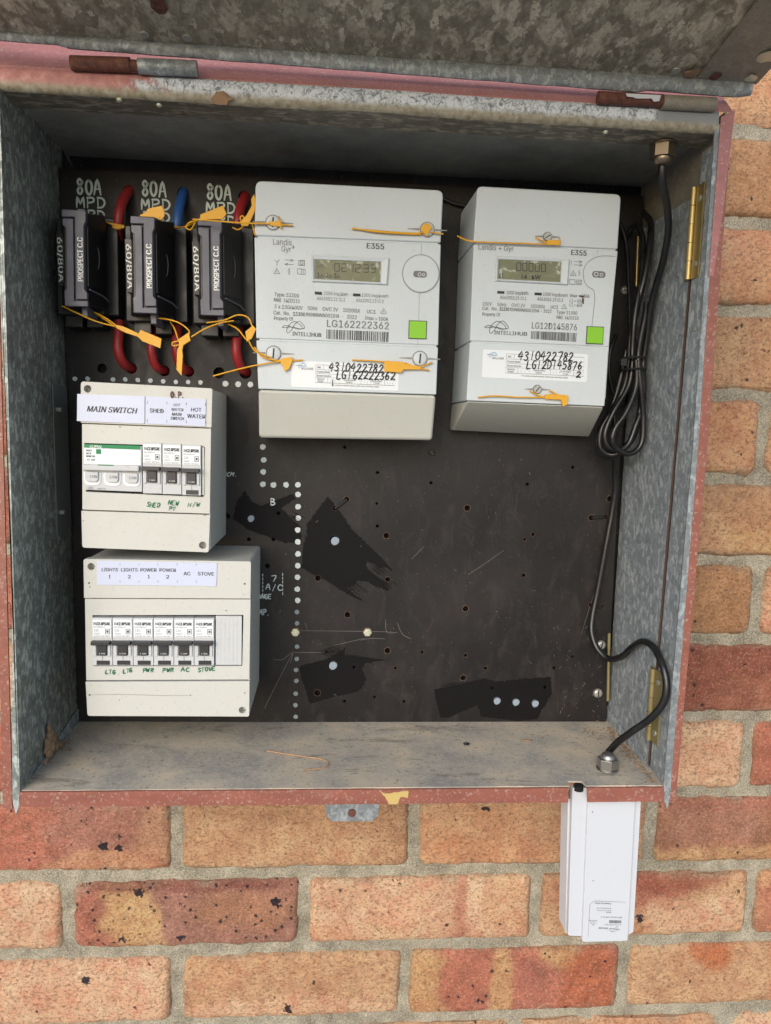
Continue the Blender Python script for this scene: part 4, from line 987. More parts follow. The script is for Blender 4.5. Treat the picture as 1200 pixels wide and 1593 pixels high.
f0, f1 = at(726, 624, Y2 - .0006), at(941, 633, Y2 - .0006); l0 = at(704.5, 669, -.042); l1 = at(918, 679, -.042); l0.x = min(l0.x, f0.x)
B2 = BY - .001
mb = MB().hexa([l0, l1, f1, f0], [Vector((l0.x, B2, l0.z)), Vector((l1.x, B2, l1.z)), Vector((f1.x + .001, B2, f1.z)), Vector((f0.x - .0015, B2, f0.z))]); mk('apron', mb, M_meter_low, m2, .0022, 3)
YT = Y2 - .0003
d2 = display(m2, [(771, 398), (887, 403.5), (884, 444), (770, 438)], [(776.5, 404), (873, 408), (871.5, 439), (775, 434)], Y2)
mb = MB(); YL = Y2 - .0007
for i, ch in enumerate('00000'): seg7(mb, ch, 804 + i * 9.6, 409 + i * .4, 6.4, 12, YL, 1.7)
txt(mb, 'L1', (778, 431.5), (783, 431.7), 6.5, YL, .02); txt(mb, 'L4', (812, 433), (820, 433.3), 6, YL, .02); txt(mb, 'kW', (828, 434), (841, 434.5), 6, YL, .02)
mk('display_digits', mb, M_lcdseg, d2)
mb = MB()
T1 = lambda s, a, b, h, bold=0: txt(mb, s, a, b, h, YT, bold)
T1('Landis + Gyr', (744.5, 388), (799, 391), 7.6, .004)
for s, a, b in (('1000 imp/kWh', (788, 457.5), (822, 459)), ('AS62053.21 Cl.1', (778, 465), (819, 467)), ('1000 imp/kvarh', (845, 460), (883, 462)), ('AS62053.23 Cl.2', (836, 467.5), (876, 469.5)), ('Imax = 100A', (886.5, 462), (917, 463.5)), ('L1 = 60A', (886.5, 470), (907, 471)), ('L1 = 40A', (886.5, 476.5), (906, 477.5)), ('230V', (751, 475), (765, 475.6)), ('50Hz', (774, 476), (788, 476.7)), ('OVC.IV', (796, 477), (817, 478)), ('10(100)A', (826, 478.5), (848, 479.7)), ('UC3', (857, 480), (868, 480.5)), ('Cat.  No.', (750.5, 482), (774, 483)), ('D0NNNNN001IHA - 2022', (794, 484), (858, 487)), ('Type 31300', (866, 488), (898, 489.5)), ('NMI  14/2/110', (866, 496), (900, 497.5)), ('Property Of', (750.5, 491), (778, 492.3))): T1(s, a, b, 5, .004)
T1('LG12D145876', (827.5, 511), (897.5, 514), 9.5, .006)
mk('case_print', mb, M_print, m2)
mb = MB()
T1('E355', (889, 396.5), (912.5, 398), 7.6, .02); T1('31320', (777, 483.2), (792, 483.9), 5, .02); T1('INTELLI', (769, 520), (800, 521.5), 5.6, .004); T1('HUB', (801.5, 521.6), (820, 522.4), 5.6, .02)
barcode(mb, [(827, 515), (898, 518), (897, 532), (826, 527)], YT, 5)
lines(mb, [[(889, 405), (889, 412)], [(893, 406.5), (906, 407.5)], [(893, 412), (906, 412.6)], [(901, 405), (906, 407.5), (901, 409)], [(902, 410.5), (906, 412.6), (902, 414.5)], [(902, 420), (900, 424), (903, 424), (901, 429)], [(886, 435), (895, 435.3), (895, 442.3), (886, 442), (886, 435)], [(897, 435.5), (905, 435.8), (905, 443), (897, 442.7), (897, 435.5)], [(899, 437.5), (903, 437.7), (903, 441), (899, 440.8), (899, 437.5)]], .8, YT)
tri_icon(mb, 892, 425, 4.2, YT, .9); tri_icon(mb, 878, 477, 4, YT, .9); swirl(mb, 773, 508, 19, YT, .8)
mk('case_print', mb, M_print2, m2)
mb = MB(); quad(mb, [(774, 452.5), (785, 453), (785, 457), (774, 456.5)], YT - .0002, YT); quad(mb, [(832, 455), (843, 455.5), (843, 459.5), (832, 459)], YT - .0002, YT); mk('indicator_window', mb, M_ink, m2)
c = at(932, 427, Y2)
e = q2(rounded([(921.5, 421.5), (942, 422.5), (942, 432.5), (921.5, 431.5)], 5), Y2); bt = mk('button_eye', MB().prism(e, Y2 - .0005, Y2 + .0002), M_print, m2)
mb = MB(); circle_icon(mb, 928, 426.5, 3, Y2 - .0007, .9, n=10); circle_icon(mb, 936, 427.4, 2.2, Y2 - .0007, .8, n=10); mk('eye_mark', mb, M_letters, bt)
mb = MB(); lines(mb, [[(958, 399), (940, 398), (925, 401), (913, 410), (908, 422), (909, 436), (915, 446), (924, 452), (925, 470), (921, 508)]], .9, YT, 3); lines(mb, [[(930, 389), (929.5, 397)]], .7, YT); mk('seam_line', mb, M_line, m2)
mk('green_button', MB().prism(q2(rounded([(914, 508.5), (938.5, 509.5), (937, 535), (912.5, 534)], 1.6), Y2), Y2 - .0014, Y2 + .001), M_greenbtn, m2, .0003)
mk('button_frame', MB().prism(q2([(912.8, 507.3), (939.6, 508.3), (938, 536.2), (911.3, 535.2)], Y2), Y2 - .0004, Y2 + .0003), M_print2, m2)
capscrew(852, 368.5, 7.5, Y2 - .0006, m2, M_screw, .6); capscrew(836, 606, 7.5, Y2 - .0006, m2, M_screw, .9)
sticker(m2, [(752, 543.5), (915, 551), (913, 594.5), (749.5, 587)], Y2 - .0006, [('4310422782', (806, 560), (893, 562), 13), ('LG12D145876', (819, 573), (906, 575), 12), ('2', (896, 587), (905, 587.3), 9)], None)

# ================================================================= BREAKER ENCLOSURES
def recess_holes(px_holes, Y): return [circ(at(u, v, Y), r * pxs(Y), 18) for u, v, r in px_holes]
def mcb(parent, x, z, Y, w_, h, style=0, print_mat=None):
    """one narrow circuit breaker; x left, z bottom, Y front plane of the enclosure"""
    k = w_ / 31.0                    # photo px to metres on this plane
    yf = Y - .0030
    b = mk('circuit_breaker', MB().box(x + .0002, x + w_ - .0002, yf, Y + .010, z, z + h), M_breaker, parent, .0003)
    O = ORG[b.name]
    # label face slightly proud, lower cheeks
    mk('rating_label', MB().box(x + k * 1.6, x + w_ - k * 1.6, yf - .0005, yf, z + h * .60, z + h * .965), M_sticker, b)
    mk('toggle', MB().box(x + k * .6, x + w_ - k * 1.6, yf - .0052, yf - .0002, z + h * .455, z + h * .535).box(x + w_ * .27, x + w_ * .74, yf - .0022, yf + .0004, z + h * .22, z + h * .45), M_toggle, b, .0005)
    mb = MB()
    for a0, a1 in ((.07, .22), (.78, .92)): mb.box(x + w_ * a0, x + w_ * a1, yf - .0012, yf, z + h * .20, z + h * .43)
    mk('cheek', mb, M_breaker, b, .0005)
    if style: mk('lower_slot', MB().box(x + w_ * .22, x + w_ * .86, yf - .0003, yf + .0005, z + h * .015, z + h * .105), M_toggle, b); mk('pull_line', MB().box(x + w_ * .49, x + w_ * .52, yf - .0002, yf + .0002, z + h * .11, z + h * .2), M_line, b)
    mb = MB(); Yp = yf - .0006
    def lt(s, u0, u1, v, hh, bold=0, shear=0):
        vs, fs = glyphs(s, bold, shear); xs = [q[0] for q in vs]; x0 = min(xs); sc = (u1 - u0) * w_ / (max(xs) - x0); sy = hh * h / CAPH
        for e, dx in enumerate((0, -.02 * w_, .02 * w_) if bold else (0,)): mb.add([(x + u0 * w_ + (q[0] - x0) * sc + dx, Yp - e * 2e-5, z + v * h + q[1] * sy) for q in vs], fs)
    lt('CLIPSAL', .25, .9, .85, .062, .02, .25)
    for j in range(3): mb.box(x + w_ * (.10 + j * .045), x + w_ * (.125 + j * .045), Yp, Yp + .0001, z + h * .855, z + h * .91)
    lt('MCBRA6', .10, .66, .80, .025); lt('C20', .12, .34, .72, .045); lt('240V', .12, .42, .66, .03); lt('6000 RCBO', .12, .88, .61, .026)
    mb.box(x + w_ * .66, x + w_ * .88, Yp, Yp + .0001, z + h * .665, z + h * .675).box(x + w_ * .66, x + w_ * .88, Yp, Yp + .0001, z + h * .765, z + h * .775).box(x + w_ * .66, x + w_ * .69, Yp, Yp + .0001, z + h * .676, z + h * .764).box(x + w_ * .85, x + w_ * .88, Yp, Yp + .0001, z + h * .676, z + h * .764).box(x + w_ * .72, x + w_ * .82, Yp, Yp + .0001, z + h * .695, z + h * .745)
    mk('label_print', mb, M_print2, b)
    mb = MB()
    Yp2 = yf - .0024
    vs, fs = glyphs('I ON', 0, 0); xs = [q[0] for q in vs]; x0 = min(xs); sc = w_ * .3 / (max(xs) - x0)
    mb.add([(x + w_ * .37 + (q[0] - x0) * sc, Yp2, z + h * .255 + q[1] * h * .05) for q in vs], fs); mk('toggle_print', mb, M_letters, b)
    return b

# -- upper enclosure
E1 = -.115
e1 = thing('switch_enclosure', 'upper cream enclosure labelled MAIN SWITCH with three narrow breakers', 'switchboard', (at(225, 855, E1).x, BY, at(225, 855, E1).z), 'breaker enclosures on the board')
XA0, XA1 = at(127.5, 720, E1).x, at(327, 720, E1).x; ZA0, ZA1 = at(228, 855, E1).z, at(228, 599, E1).z
win = q2([(131, 689), (319, 695), (317, 773), (134, 765)], E1)
mid = q2([(128, 659.5), (328.5, 667), (326.5, 799), (128.5, 792.5)], E1)
mk('body', MB().box(XA0 + .001, XA1 - .0005, E1 + .007, BY - .0005, ZA0 + .001, ZA1 - .001), M_cream, e1, .0015)
mk('front_panel', MB().holed(mid, [win], E1, E1 + .008), M_cream, e1)
top = q2(rounded([(127, 593.5), (331, 604.5), (329.5, 665), (127, 657.5)], [5, 3, 0, 0], 3), E1)
mk('top_cover', MB().holed(top, recess_holes([(137.5, 605, 5.6)], E1), E1 - .0015, E1 + .008), M_cream, e1)
low = q2(rounded([(127.5, 794.5), (327.5, 801), (325, 859), (129, 851.5)], [0, 0, 3, 4], 3), E1)
mk('lower_cover', MB().holed(low, recess_holes([(316, 848, 5.8)], E1), E1 - .001, E1 + .008), M_cream, e1)
mk('side_skin', MB().box(XA1 - .0012, XA1 + .0002, E1 + .002, BY - .0005, ZA0 + .0005, ZA1 - .0015), M_cream, e1, .0004)
mk('window_shade_sheet', MB().prism(win, E1 + .0055, E1 + .0065), M_void, e1)  # black sheet in the window paints the shade around the breakers
# main switch module
def modq(a, b, c_, d, y0, y1): return MB().prism(q2([a, b, c_, d], E1), y0, y1)
ms = mk('main_switch', modq((133, 691), (222.5, 694), (222.5, 765), (135, 761.5), E1 - .003, E1 + .006), M_breaker, e1, .0004)
mk('label_strip', modq((133, 691), (221, 694), (221, 724), (133.5, 721), E1 - .0035, E1 - .003), M_sticker, ms)
mk('green_band', modq((133.5, 690.6), (220.5, 693.2), (220.5, 699.4), (133.5, 696), E1 - .0038, E1 - .0035), M_greenprint, ms)
mk('handle_bar', MB().box(at(133, 725, E1).x, at(220, 725, E1).x, E1 - .0075, E1 - .003, at(170, 732, E1).z, at(170, 722, E1).z), M_breaker, ms, .0012, 3)
mk('green_mark', modq((157, 721.8), (181, 722.6), (181, 724), (157, 723.4), E1 - .0078, E1 - .0074), M_greenprint, ms)
for u in (146, 177, 207):
    du = (u - 146) * .035
    tg = mk('toggle', MB().prism(q2(rounded([(u - 10, 733 + du), (u + 10, 734 + du), (u + 10, 749 + du), (u - 10, 748 + du)], [1, 1, 6, 6], 4), E1), E1 - .0058, E1 - .003), M_breaker, ms, .0008)
    mb = MB(); txt(mb, 'I.ON', (u - 6, 743 + du), (u + 5, 743.5 + du), 4, E1 - .0060, .005); mk('toggle_print', mb, M_print, tg)
    mk('toggle_collar', MB().prism(q2(rounded([(u - 13.5, 734 + du), (u + 13.5, 735 + du), (u + 13, 755 + du), (u - 13, 754 + du)], [1, 1, 9, 9], 4), E1), E1 - .0037, E1 - .003), M_sticker, ms, .0003)
mb = MB(); Yp = E1 - .0040
txt(mb, 'CLIPSAL', (140, 696.3), (159, 696.9), 3.6, Yp, .02, .25); mk('band_print', mb, M_letters, ms)
mb = MB(); Yp = E1 - .0037
for s, a, b in (('MAX9', (134.5, 702), (143, 702.3)), ('MCB', (134.5, 706.6), (142, 706.8)), ('MXMC380', (134.5, 711), (148, 711.4)), ('63-400', (136, 716.4), (148, 716.8))): txt(mb, s, a, b, 2.8, Yp, .01)
txt(mb, 'C80', (137, 761), (145, 761.3), 3.8, E1 - .0032, 0); txt(mb, '6000 (3)', (152, 761.4), (164, 761.9), 2.6, E1 - .0032, 0)
mk('module_print', mb, M_print2, ms)
mk('green_square', modq((152, 698.4), (159.5, 698.7), (159.5, 706), (152, 705.7), E1 - .0038, E1 - .0034), M_greenprint, ms)
wB = at(254.2, 730, E1).x - at(223.9, 730, E1).x
for i, (u, v) in enumerate(((223.6, 767), (254, 768.2), (284.3, 769.8))):
    p = at(u, v, E1); mcb(e1, p.x, p.z, E1, wB, (770 - 693.5) * pxs(E1), 1 if i == 2 else 0)
mk('filler', MB().box(at(315, 730, E1).x, at(318, 730, E1).x, E1 - .001, E1 + .006, at(316, 770, E1).z, at(316, 696, E1).z), M_meter_low, e1)
# labels
l1 = mk('label_strip', MB().prism(q2([(122, 613), (226.5, 616.5), (226, 659), (121.5, 655)], E1), E1 - .0024, E1 - .0017), M_paper, e1)
mb = MB(); txt(mb, 'MAIN SWITCH', (135.5, 640), (214, 643.5), 8.2, E1 - .0026, .018, .28); mk('label_print', mb, M_ink, l1)
l2 = mk('label_strip', MB().prism(q2([(228.5, 616.7), (321.5, 621), (320.5, 663.5), (228.5, 659)], E1), E1 - .0023, E1 - .0017), M_paper, e1)
mb = MB(); Yp = E1 - .0025
for s, a, b, hh, bo, sh in (('SHED', (233.5, 641.5), (254.5, 642.6), 6, .02, 0), ('HOT', (270, 632), (281, 632.5), 4.2, 0, .25), ('WATER', (267, 639), (285.5, 639.8), 4.2, .004, .1), ('MAIN', (267.5, 646.3), (283, 647), 4.4, .018, .25), ('SWITCH', (265.5, 652.8), (286.5, 653.8), 4.4, .018, .25), ('HOT', (297.5, 640), (313.5, 640.7), 5.8, .004, 0), ('WATER', (291.5, 650), (319.5, 651.3), 5.8, .016, 0)): txt(mb, s, a, b, hh, Yp, bo, sh)
for u in (229.6, 259.7, 290, 320): lines(mb, [[(u, 624 + (u - 229) * .035), (u, 628 + (u - 229) * .035)], [(u, 652 + (u - 229) * .035), (u, 656 + (u - 229) * .035)]], .7, Yp)
mk('label_print', mb, M_ink, l2)
mb = MB(); hand(mb, 'O.P.', (266, 618.5), (288, 619), 9, 2, E1 - .0027, .02); mk('handwriting', mb, M_redpen, e1)
mb = MB(); Yp = E1 - .0003
handp(e1, M_greenpen, 'SHED', (228, 788), (249, 789), 6.5, 1.7, Yp, .12, .2); handp(e1, M_greenpen, 'NEW', (261, 785), (278, 786), 6.5, 1.5, Yp, .1, .2); handp(e1, M_greenpen, 'PT', (263, 793.5), (273, 794), 5.5, 1.5, Yp - .001, .1, .2); handp(e1, M_greenpen, 'H/W', (292, 788), (311, 788.5), 6, 1.4, Yp, .1, .2)

# -- lower enclosure
E2 = -.107
e2 = thing('switch_enclosure', 'lower cream enclosure with six narrow breakers labelled LIGHTS POWER AC STOVE', 'switchboard', (at(262, 1113, E2).x, BY, at(262, 1113, E2).z), 'breaker enclosures on the board')
XB0, XB1 = at(133.5, 1000, E2).x, at(389, 1000, E2).x; ZB0, ZB1 = at(260, 1112, E2).z, at(260, 870.5, E2).z
win = q2([(144, 957), (379, 956.5), (377, 1036), (145, 1036)], E2)
mid = q2([(132.5, 931.5), (390, 932.5), (388, 1057), (134.5, 1058)], E2)
mk('body', MB().box(XB0 + .001, XB1 - .0005, E2 + .007, BY - .0005, ZB0 + .001, ZB1 - .0005), M_cream, e2, .0015)
mk('front_panel', MB().holed(mid, [win], E2, E2 + .008), M_cream, e2)
top = q2(rounded([(131, 869), (391, 873), (390, 930.5), (132, 929.5)], [4, 3, 0, 0], 3), E2)
mk('top_cover', MB().holed(top, recess_holes([(143, 881, 5.6)], E2), E2 - .0015, E2 + .008), M_cream, e2)
low = q2(rounded([(134, 1060), (388.5, 1059), (388, 1114), (137, 1113)], [0, 0, 3, 4], 3), E2)
mk('lower_cover', MB().holed(low, recess_holes([(377.5, 1104, 5.6)], E2), E2 - .001, E2 + .008), M_cream, e2)
mk('side_skin', MB().box(XB1 - .0012, XB1 + .0002, E2 + .002, BY - .0005, ZB0 + .0005, ZB1 - .0015), M_cream, e2, .0004)
mk('window_shade_sheet', MB().prism(win, E2 + .0055, E2 + .0065), M_void, e2)  # same black sheet here, shade painted behind the lower breakers
wB = (at(335, 1000, E2).x - at(145.5, 1000, E2).x) / 6
for i in range(6):
    p = at(145.5 + 31.6 * i, 1033.5, E2); mcb(e2, at(145.5, 1033, E2).x + wB * i, p.z, E2, wB, (1033.5 - 958.5) * pxs(E2), 1)
mb = MB(); xb0, xb1 = at(336, 1000, E2).x, at(376.5, 1000, E2).x; zz0, zz1 = at(350, 1034, E2).z, at(350, 958, E2).z
bl = mk('blanking_strip', MB().box(xb0, xb1, E2 - .0012, E2 + .006, zz0, zz1), M_breaker, e2, .0004)
for i in range(6): x = xb0 + .0012 + (xb1 - xb0 - .0012) * i / 6; mk('rib', MB().box(x, x + (xb1 - xb0) / 6 - .0003, E2 - .0014, E2 - .0012, zz0 + .0004, zz1 - .0004), M_breaker, bl, .0002)
l1 = mk('label_strip', MB().prism(q2([(152, 871.5), (338.5, 875), (337.5, 911), (152.5, 909)], E2), E2 - .0022, E2 - .0017), M_paper, e2)
mb = MB(); Yp = E2 - .0024
for s, a, b, hh, bo, sh in (('LIGHTS', (158, 888.5), (184, 889), 5.2, .006, .25), ('1', (169.5, 899.5), (172, 899.5), 5.2, .02, .1), ('LIGHTS', (188.8, 889), (214.3, 889), 5.2, .006, 0), ('2', (199.5, 899.8), (203.5, 899.8), 5.4, .02, 0), ('POWER', (218.8, 889), (243.8, 889.3), 5.2, .008, 0), ('1', (230.5, 899.8), (233, 899.8), 5.4, .02, 0), ('POWER', (248.5, 889.3), (274, 889.8), 5.2, .008, 0), ('2', (259, 900), (263.5, 900), 5.4, .02, 0), ('AC', (286, 895), (296.5, 895), 5.4, .012, 0), ('STOVE', (308, 895), (333, 895.6), 5.4, .014, 0)): txt(mb, s, a, b, hh, Yp, bo, sh)
for u in (187, 216.5, 246, 276, 305.5): lines(mb, [[(u, 876.5), (u, 879.5)], [(u, 903), (u, 906)]], .7, Yp)
mk('label_print', mb, M_ink, l1)
mb = MB(); Yp = E2 - .0003
for s, a, b in (('LTG', (164, 1048.5), (180, 1048)), ('LTG', (192, 1047), (207, 1045.5)), ('PWR', (222, 1046), (240, 1045)), ('PWR', (253, 1046), (271, 1044.5)), ('AC', (282, 1045), (296, 1044)), ('STOVE', (308, 1045), (336, 1043))): handp(e2, M_greenpen, s, a, b, 6, 1.8, Yp, .1, .15)
mb = MB(); lines(mb, [[(140, 1081), (180, 1080), (255, 1082), (298, 1082)]], .6, E2 - .0012); 
mk('scuff', mb, mat('scuff_grey', (.25, .22, .17), .8), e2)

for (par, Yq, L) in ((e2, E2 - .0015, ((139, 907, 1.6), (140, 913, 1), (381, 908, 1.5), (352, 950, 1.0))), (e2, E2 - .001, ((140, 1081, 1.4), (297, 1081, .9), (186, 1089, .7), (381, 1078, 1))), (e1, E1, ((182, 687, .8), (187, 664, 1), (220, 667, .8), (207, 768, .8), (160, 672, .6), (315, 745, 1))), (e1, E1 - .001, ((130, 810, .7), (319, 802, .9), (255, 848, .6)))):
    for (u, v, r) in L: c = at(u, v, Yq); mk('grime_speck', MB().disc((c.x, c.z), r * pxs(Yq), Yq - .0003, Yq, 7, .35), mat_grime, par)
for (u, v, w2, h2) in ((905, 461, 4, 1.6), (907, 468, 1.6, 5)):
    c = at(u, v, Y2); mk('rust_smudge', MB().holed(q2(ragged([(u - w2, v - h2), (u + w2, v - h2 * .6), (u + w2 * .8, v + h2), (u - w2 * .7, v + h2 * .8)], 1, 1), Y2), [], Y2 - .0006, Y2 - .0004), M_rust, m2)
# ================================================================= FUSE HOLDERS
FF, FBs = -.085, -.052
def fuse(du, dv, label):
    P = lambda L, Y: q2([(u + du, v + dv) for u, v in L], Y)
    c = at(240 + du, 500 + dv, BY)
    f = thing('fuse_holder', label, 'fuse holder', (c.x, BY, c.z), 'fuse holders in a row')
    mk('base', MB().prism(P([(194, 350), (268, 350), (270, 500), (196, 500)], FBs), FBs, BY - .0004), M_black, f, .0012)
    mk('side_shroud', MB().prism(P([(258, 346), (291, 351), (293, 502), (262, 502)], -.040), -.040, BY - .0005), M_black, f, .0015)
    # tapering carrier body
    fa = P([(206, 340), (240, 342), (242, 484), (208, 484)], FF + .0025); fb = P([(202, 340), (272, 346), (274, 494), (204, 492)], FBs)
    mb = MB().hexa([(x, FF + .0025, z) for x, z in fa], [(x, FBs, z) for x, z in fb]); cb = mk('carrier_body', mb, M_black, f, .001)
    mk('carrier', MB().prism(P([(204, 349.5), (221, 350.5), (222.5, 478.5), (244, 478), (244, 487.5), (208, 486.5), (207, 463), (211, 459), (209.5, 365), (204, 360)], FF), FF, FF + .004), M_fuse, f, .0006)
    cr = mk('carrier_grip', MB().prism(P([(203.5, 336), (241, 338.5), (241, 355), (238, 362), (239, 461), (243.5, 466), (243.5, 476.5), (226, 476.5), (224, 348.5), (203.5, 347.8)], FF), FF - .001, FF + .004), M_fuse, f, .0006)
    mb = MB(); Y = FF - .0013
    txt(mb, 'PROSPECT C.C', (236.8 + du, 448 + dv), (235.8 + du, 380 + dv), 7.8, Y, .036); mk('label_print', mb, M_letters, cr)
    lb = mk('rating_plate', MB().prism(P([(194.5, 372), (209, 373), (210, 456), (197.5, 454)], -.066), -.066, FBs + .0005), M_black, f)
    mb = MB(); txt(mb, '60/80A', (196 + du, 380 + dv), (199 + du, 449 + dv), 7.4, -.0664, .036); mk('label_print', mb, M_letters, lb)
    # raised side panel and oval mark on the tapering flank
    A0, A1 = Vector((fa[1][0], FF + .0025, fa[1][1])), Vector((fb[1][0], FBs, fb[1][1])); B0, B1 = Vector((fa[2][0], FF + .0025, fa[2][1])), Vector((fb[2][0], FBs, fb[2][1]))
    nn = (A1 - A0).cross(B0 - A0).normalized(); nn = -nn if nn.x < 0 else nn
    S_ = lambda s, t: (A0.lerp(A1, s)).lerp(B0.lerp(B1, s), t)
    pa = [S_(.05, .13), S_(.85, .18), S_(.85, .80), S_(.05, .80)]
    mk('flank_panel', MB().hexa([p + nn * .0012 for p in pa], [p - nn * .001 for p in pa]), M_black, f, .0006)
    ov = [S_(.45 + .12 * math.cos(a), .47 + .12 * math.sin(a)) + nn * .0014 for a in [math.radians(-75 + 15 * i) for i in range(11)]]
    mk('oval_mark', MB().tube(ov, .00035, 5), M_fuse, f)
    # ribs in front top and bottom
    mk('side_rib', MB().tube([S_(.1, .83) + nn * .001, S_(.75, .86) + nn * .001, S_(1.05, .9) + nn * .001], .0008, 6), M_fuse, f)
    # terminals below
    mk('terminal_block', MB().prism(P([(208, 498), (236, 499), (236, 520), (208, 519)], -.045), -.045, BY - .0006), M_black, f, .001)
    mk('terminal_block', MB().prism(P([(242, 499), (268, 500), (268, 520), (242, 520)], -.042), -.042, BY - .0006), M_black, f, .001)
    mk('sealing_stem', MB().prism(P([(234, 487), (243, 487), (244, 504), (235, 504)], FF + .01), FF + .010, -.046), M_fuse, f, .0006)
    return f
fuse(-107, -10.5, 'left fuse holder beneath the leftmost 80A handwriting, next to the box side')
fuse(0, 0, 'middle fuse holder with dark grey carrier between the red and blue cables')
fuse(104.5, 3.5, 'right fuse holder nearest the larger electricity meter')

# ================================================================= MAINS CABLES
def cable(name, px, r, mm, label, cat='cable', group=None, smooth_n=7):
    pts = spline([at(u, v, y) for u, v, y in px], smooth_n)
    o = mk(name, MB().tube(pts, r, 14), mm, smooth=60); return tag(o, label, cat, group)
RC = .0045; gr = 'red mains cables'
cable('red_cable', [(203, 294, -.012), (200, 298, -.022), (190, 315, -.034), (185.5, 335, -.038), (184, 356, -.036), (184, 372, -.030)], RC, M_redcable, 'red cable curving into the board above the left fuse holder', group=gr)
cable('blue_cable', [(288, 296, -.012), (285, 302, -.022), (280, 320, -.032), (277, 340, -.036), (276, 356, -.035), (276, 372, -.030)], RC, M_bluecable, 'blue cable entering the board above the middle fuse holder')
cable('red_cable', [(383, 302, -.012), (381, 308, -.022), (375, 322, -.032), (371, 340, -.036), (370, 358, -.035), (370, 374, -.030)], RC, M_redcable, 'red cable at the top beside the larger meter, above the right fuse holder', group=gr)
cable('red_cable', [(186, 500, -.030), (185, 520, -.034), (184, 540, -.036), (188, 557, -.034), (197, 569, -.026), (208, 574, -.012)], RC, M_redcable, 'red cable hanging below the left fuse holder into the board', group=gr)
cable('red_cable', [(240, 508, -.030), (237, 525, -.033), (236, 545, -.035), (240, 563, -.032), (247, 573, -.026), (259, 577, -.012)], RC * .92, M_redcable, 'thinner red cable directly under the middle fuse holder, mostly behind a yellow tag', group=gr)
cable('red_cable', [(276, 508, -.030), (275, 525, -.033), (275, 545, -.035), (279, 563, -.032), (286, 574, -.026), (296, 578, -.012)], RC, M_redcable, 'red cable behind the hanging yellow tag tip right of the middle fuse', group=gr)
cable('red_cable', [(371, 508, -.030), (369, 525, -.034), (368, 545, -.036), (371, 562, -.033), (377, 574, -.026), (386, 580, -.012)], RC, M_redcable, 'red cable dropping from the right fuse holder next to the larger meter', group=gr)

# ================================================================= SECURITY SEALS
gs = 'orange yellow security seals'
def seal(label, body, tails, th=.0016, Y=-.09, tr=.00065):
    """body: outline px of the plastic flag; tails: lists of (u, v, Y)"""
    c = at(*body[0], Y)
    s_ = thing('security_seal', label, 'security seal', (c.x, Y, c.z), gs)
    mk('flag', MB().prism(q2(body, Y), Y - th / 2, Y + th / 2), M_seal, s_, .0003)
    for t in tails: mk('tail', MB().tube(spline([at(*p) for p in t], 6), tr, 8), M_seal, s_, smooth=60)
    return s_
seal('yellow flag seal leaning on top of the middle fuse holder', [(218, 335), (228, 330), (230, 325), (252, 320), (257, 331), (256, 337), (251, 343), (240, 338), (218, 337)], [[(248, 338, -.086), (252, 345, -.07), (256, 350, -.05)]], Y=-.084)
seal('yellow flag seal above the right fuse holder under a crossing tail', [(312, 334), (347, 320), (353, 333), (347, 341), (312, 342)], [[(312, 340, -.088), (300, 347, -.08), (290, 352, -.07), (272, 355, -.045), (275, 352, -.04)], [(306, 343, -.085), (294, 347, -.08), (290, 354, -.078), (297, 357, -.08), (304, 346, -.084)]], Y=-.088)
seal('knotted yellow seal tie around the red cable at the left fuse holder', [(168, 346), (193, 350), (194, 355), (180, 354)], [[(166, 346, -.046), (180, 350, -.047), (192, 351, -.046), (196, 353, -.040)], [(175, 353, -.046), (185, 356, -.046), (194, 354, -.042)]], Y=-.046, th=.001)
seal('yellow seal with long tail lying across the red cable under the left fuse holder', [(180, 505), (193, 508), (206, 514), (216, 519), (219, 513), (252, 527), (250, 542), (222, 531), (215, 524), (196, 518), (182, 511)], [[(97, 476, -.075), (120, 487, -.078), (150, 500, -.078), (180, 508, -.076)], [(145, 486, -.06), (150, 487, -.066), (165, 495, -.074), (182, 507, -.076)], [(148, 487, -.06), (165, 498, -.07), (180, 509, -.076)]], Y=-.076)
seal('yellow seal with hanging tip beside the middle fuse terminals', [(278, 528), (294, 517), (297, 530), (286, 537), (284, 545), (285, 553), (283, 585), (275, 575), (276, 545), (279, 538)], [[(245, 495, -.07), (262, 497, -.074), (280, 503, -.078), (294, 514, -.08), (294, 522, -.08)], [(265, 500, -.06), (272, 512, -.074), (278, 530, -.079)], [(280, 536, -.08), (270, 538, -.08), (269, 533, -.08), (280, 530, -.08)]], Y=-.080)
seal('yellow seal with looping tail between right fuse and larger meter', [(382, 516), (394, 506), (399, 512), (392, 527), (384, 532)], [[(322, 502, -.074), (338, 500, -.078), (352, 497, -.08), (370, 490, -.082), (386, 494, -.084), (393, 508, -.086)], [(355, 504, -.07), (370, 512, -.078), (383, 528, -.084)], [(298, 524, -.082), (320, 511, -.082), (345, 502, -.080), (364, 499, -.078)], [(386, 528, -.086), (396, 545, -.094), (410, 552, -.098), (422, 556, -.099)]], Y=-.086)
seal('knotted yellow seal at the top left edge of the larger meter', [(384, 335), (392, 320), (391, 310), (396, 302), (398, 312), (397, 328), (392, 340), (386, 352), (376, 352), (374, 345)], [[(300, 341, -.098), (340, 344, -.099), (380, 347, -.100), (420, 348, -.099)], [(362, 354, -.085), (372, 357, -.086), (382, 347, -.09), (378, 336, -.09), (374, 340, -.09), (380, 348, -.09)], [(393, 350, -.094), (397, 366, -.096)]], Y=-.092)
seal('small orange seal threaded over the upper left screw of the larger meter', [(418, 344), (430, 345), (436, 343), (437, 353), (430, 352), (420, 351)], [[(396, 347, -.0975), (420, 348, -.0985), (456, 351, -.0975)], [(434, 337, -.0985), (438, 348, -.0985), (437, 356, -.098)]], Y=-.0982)
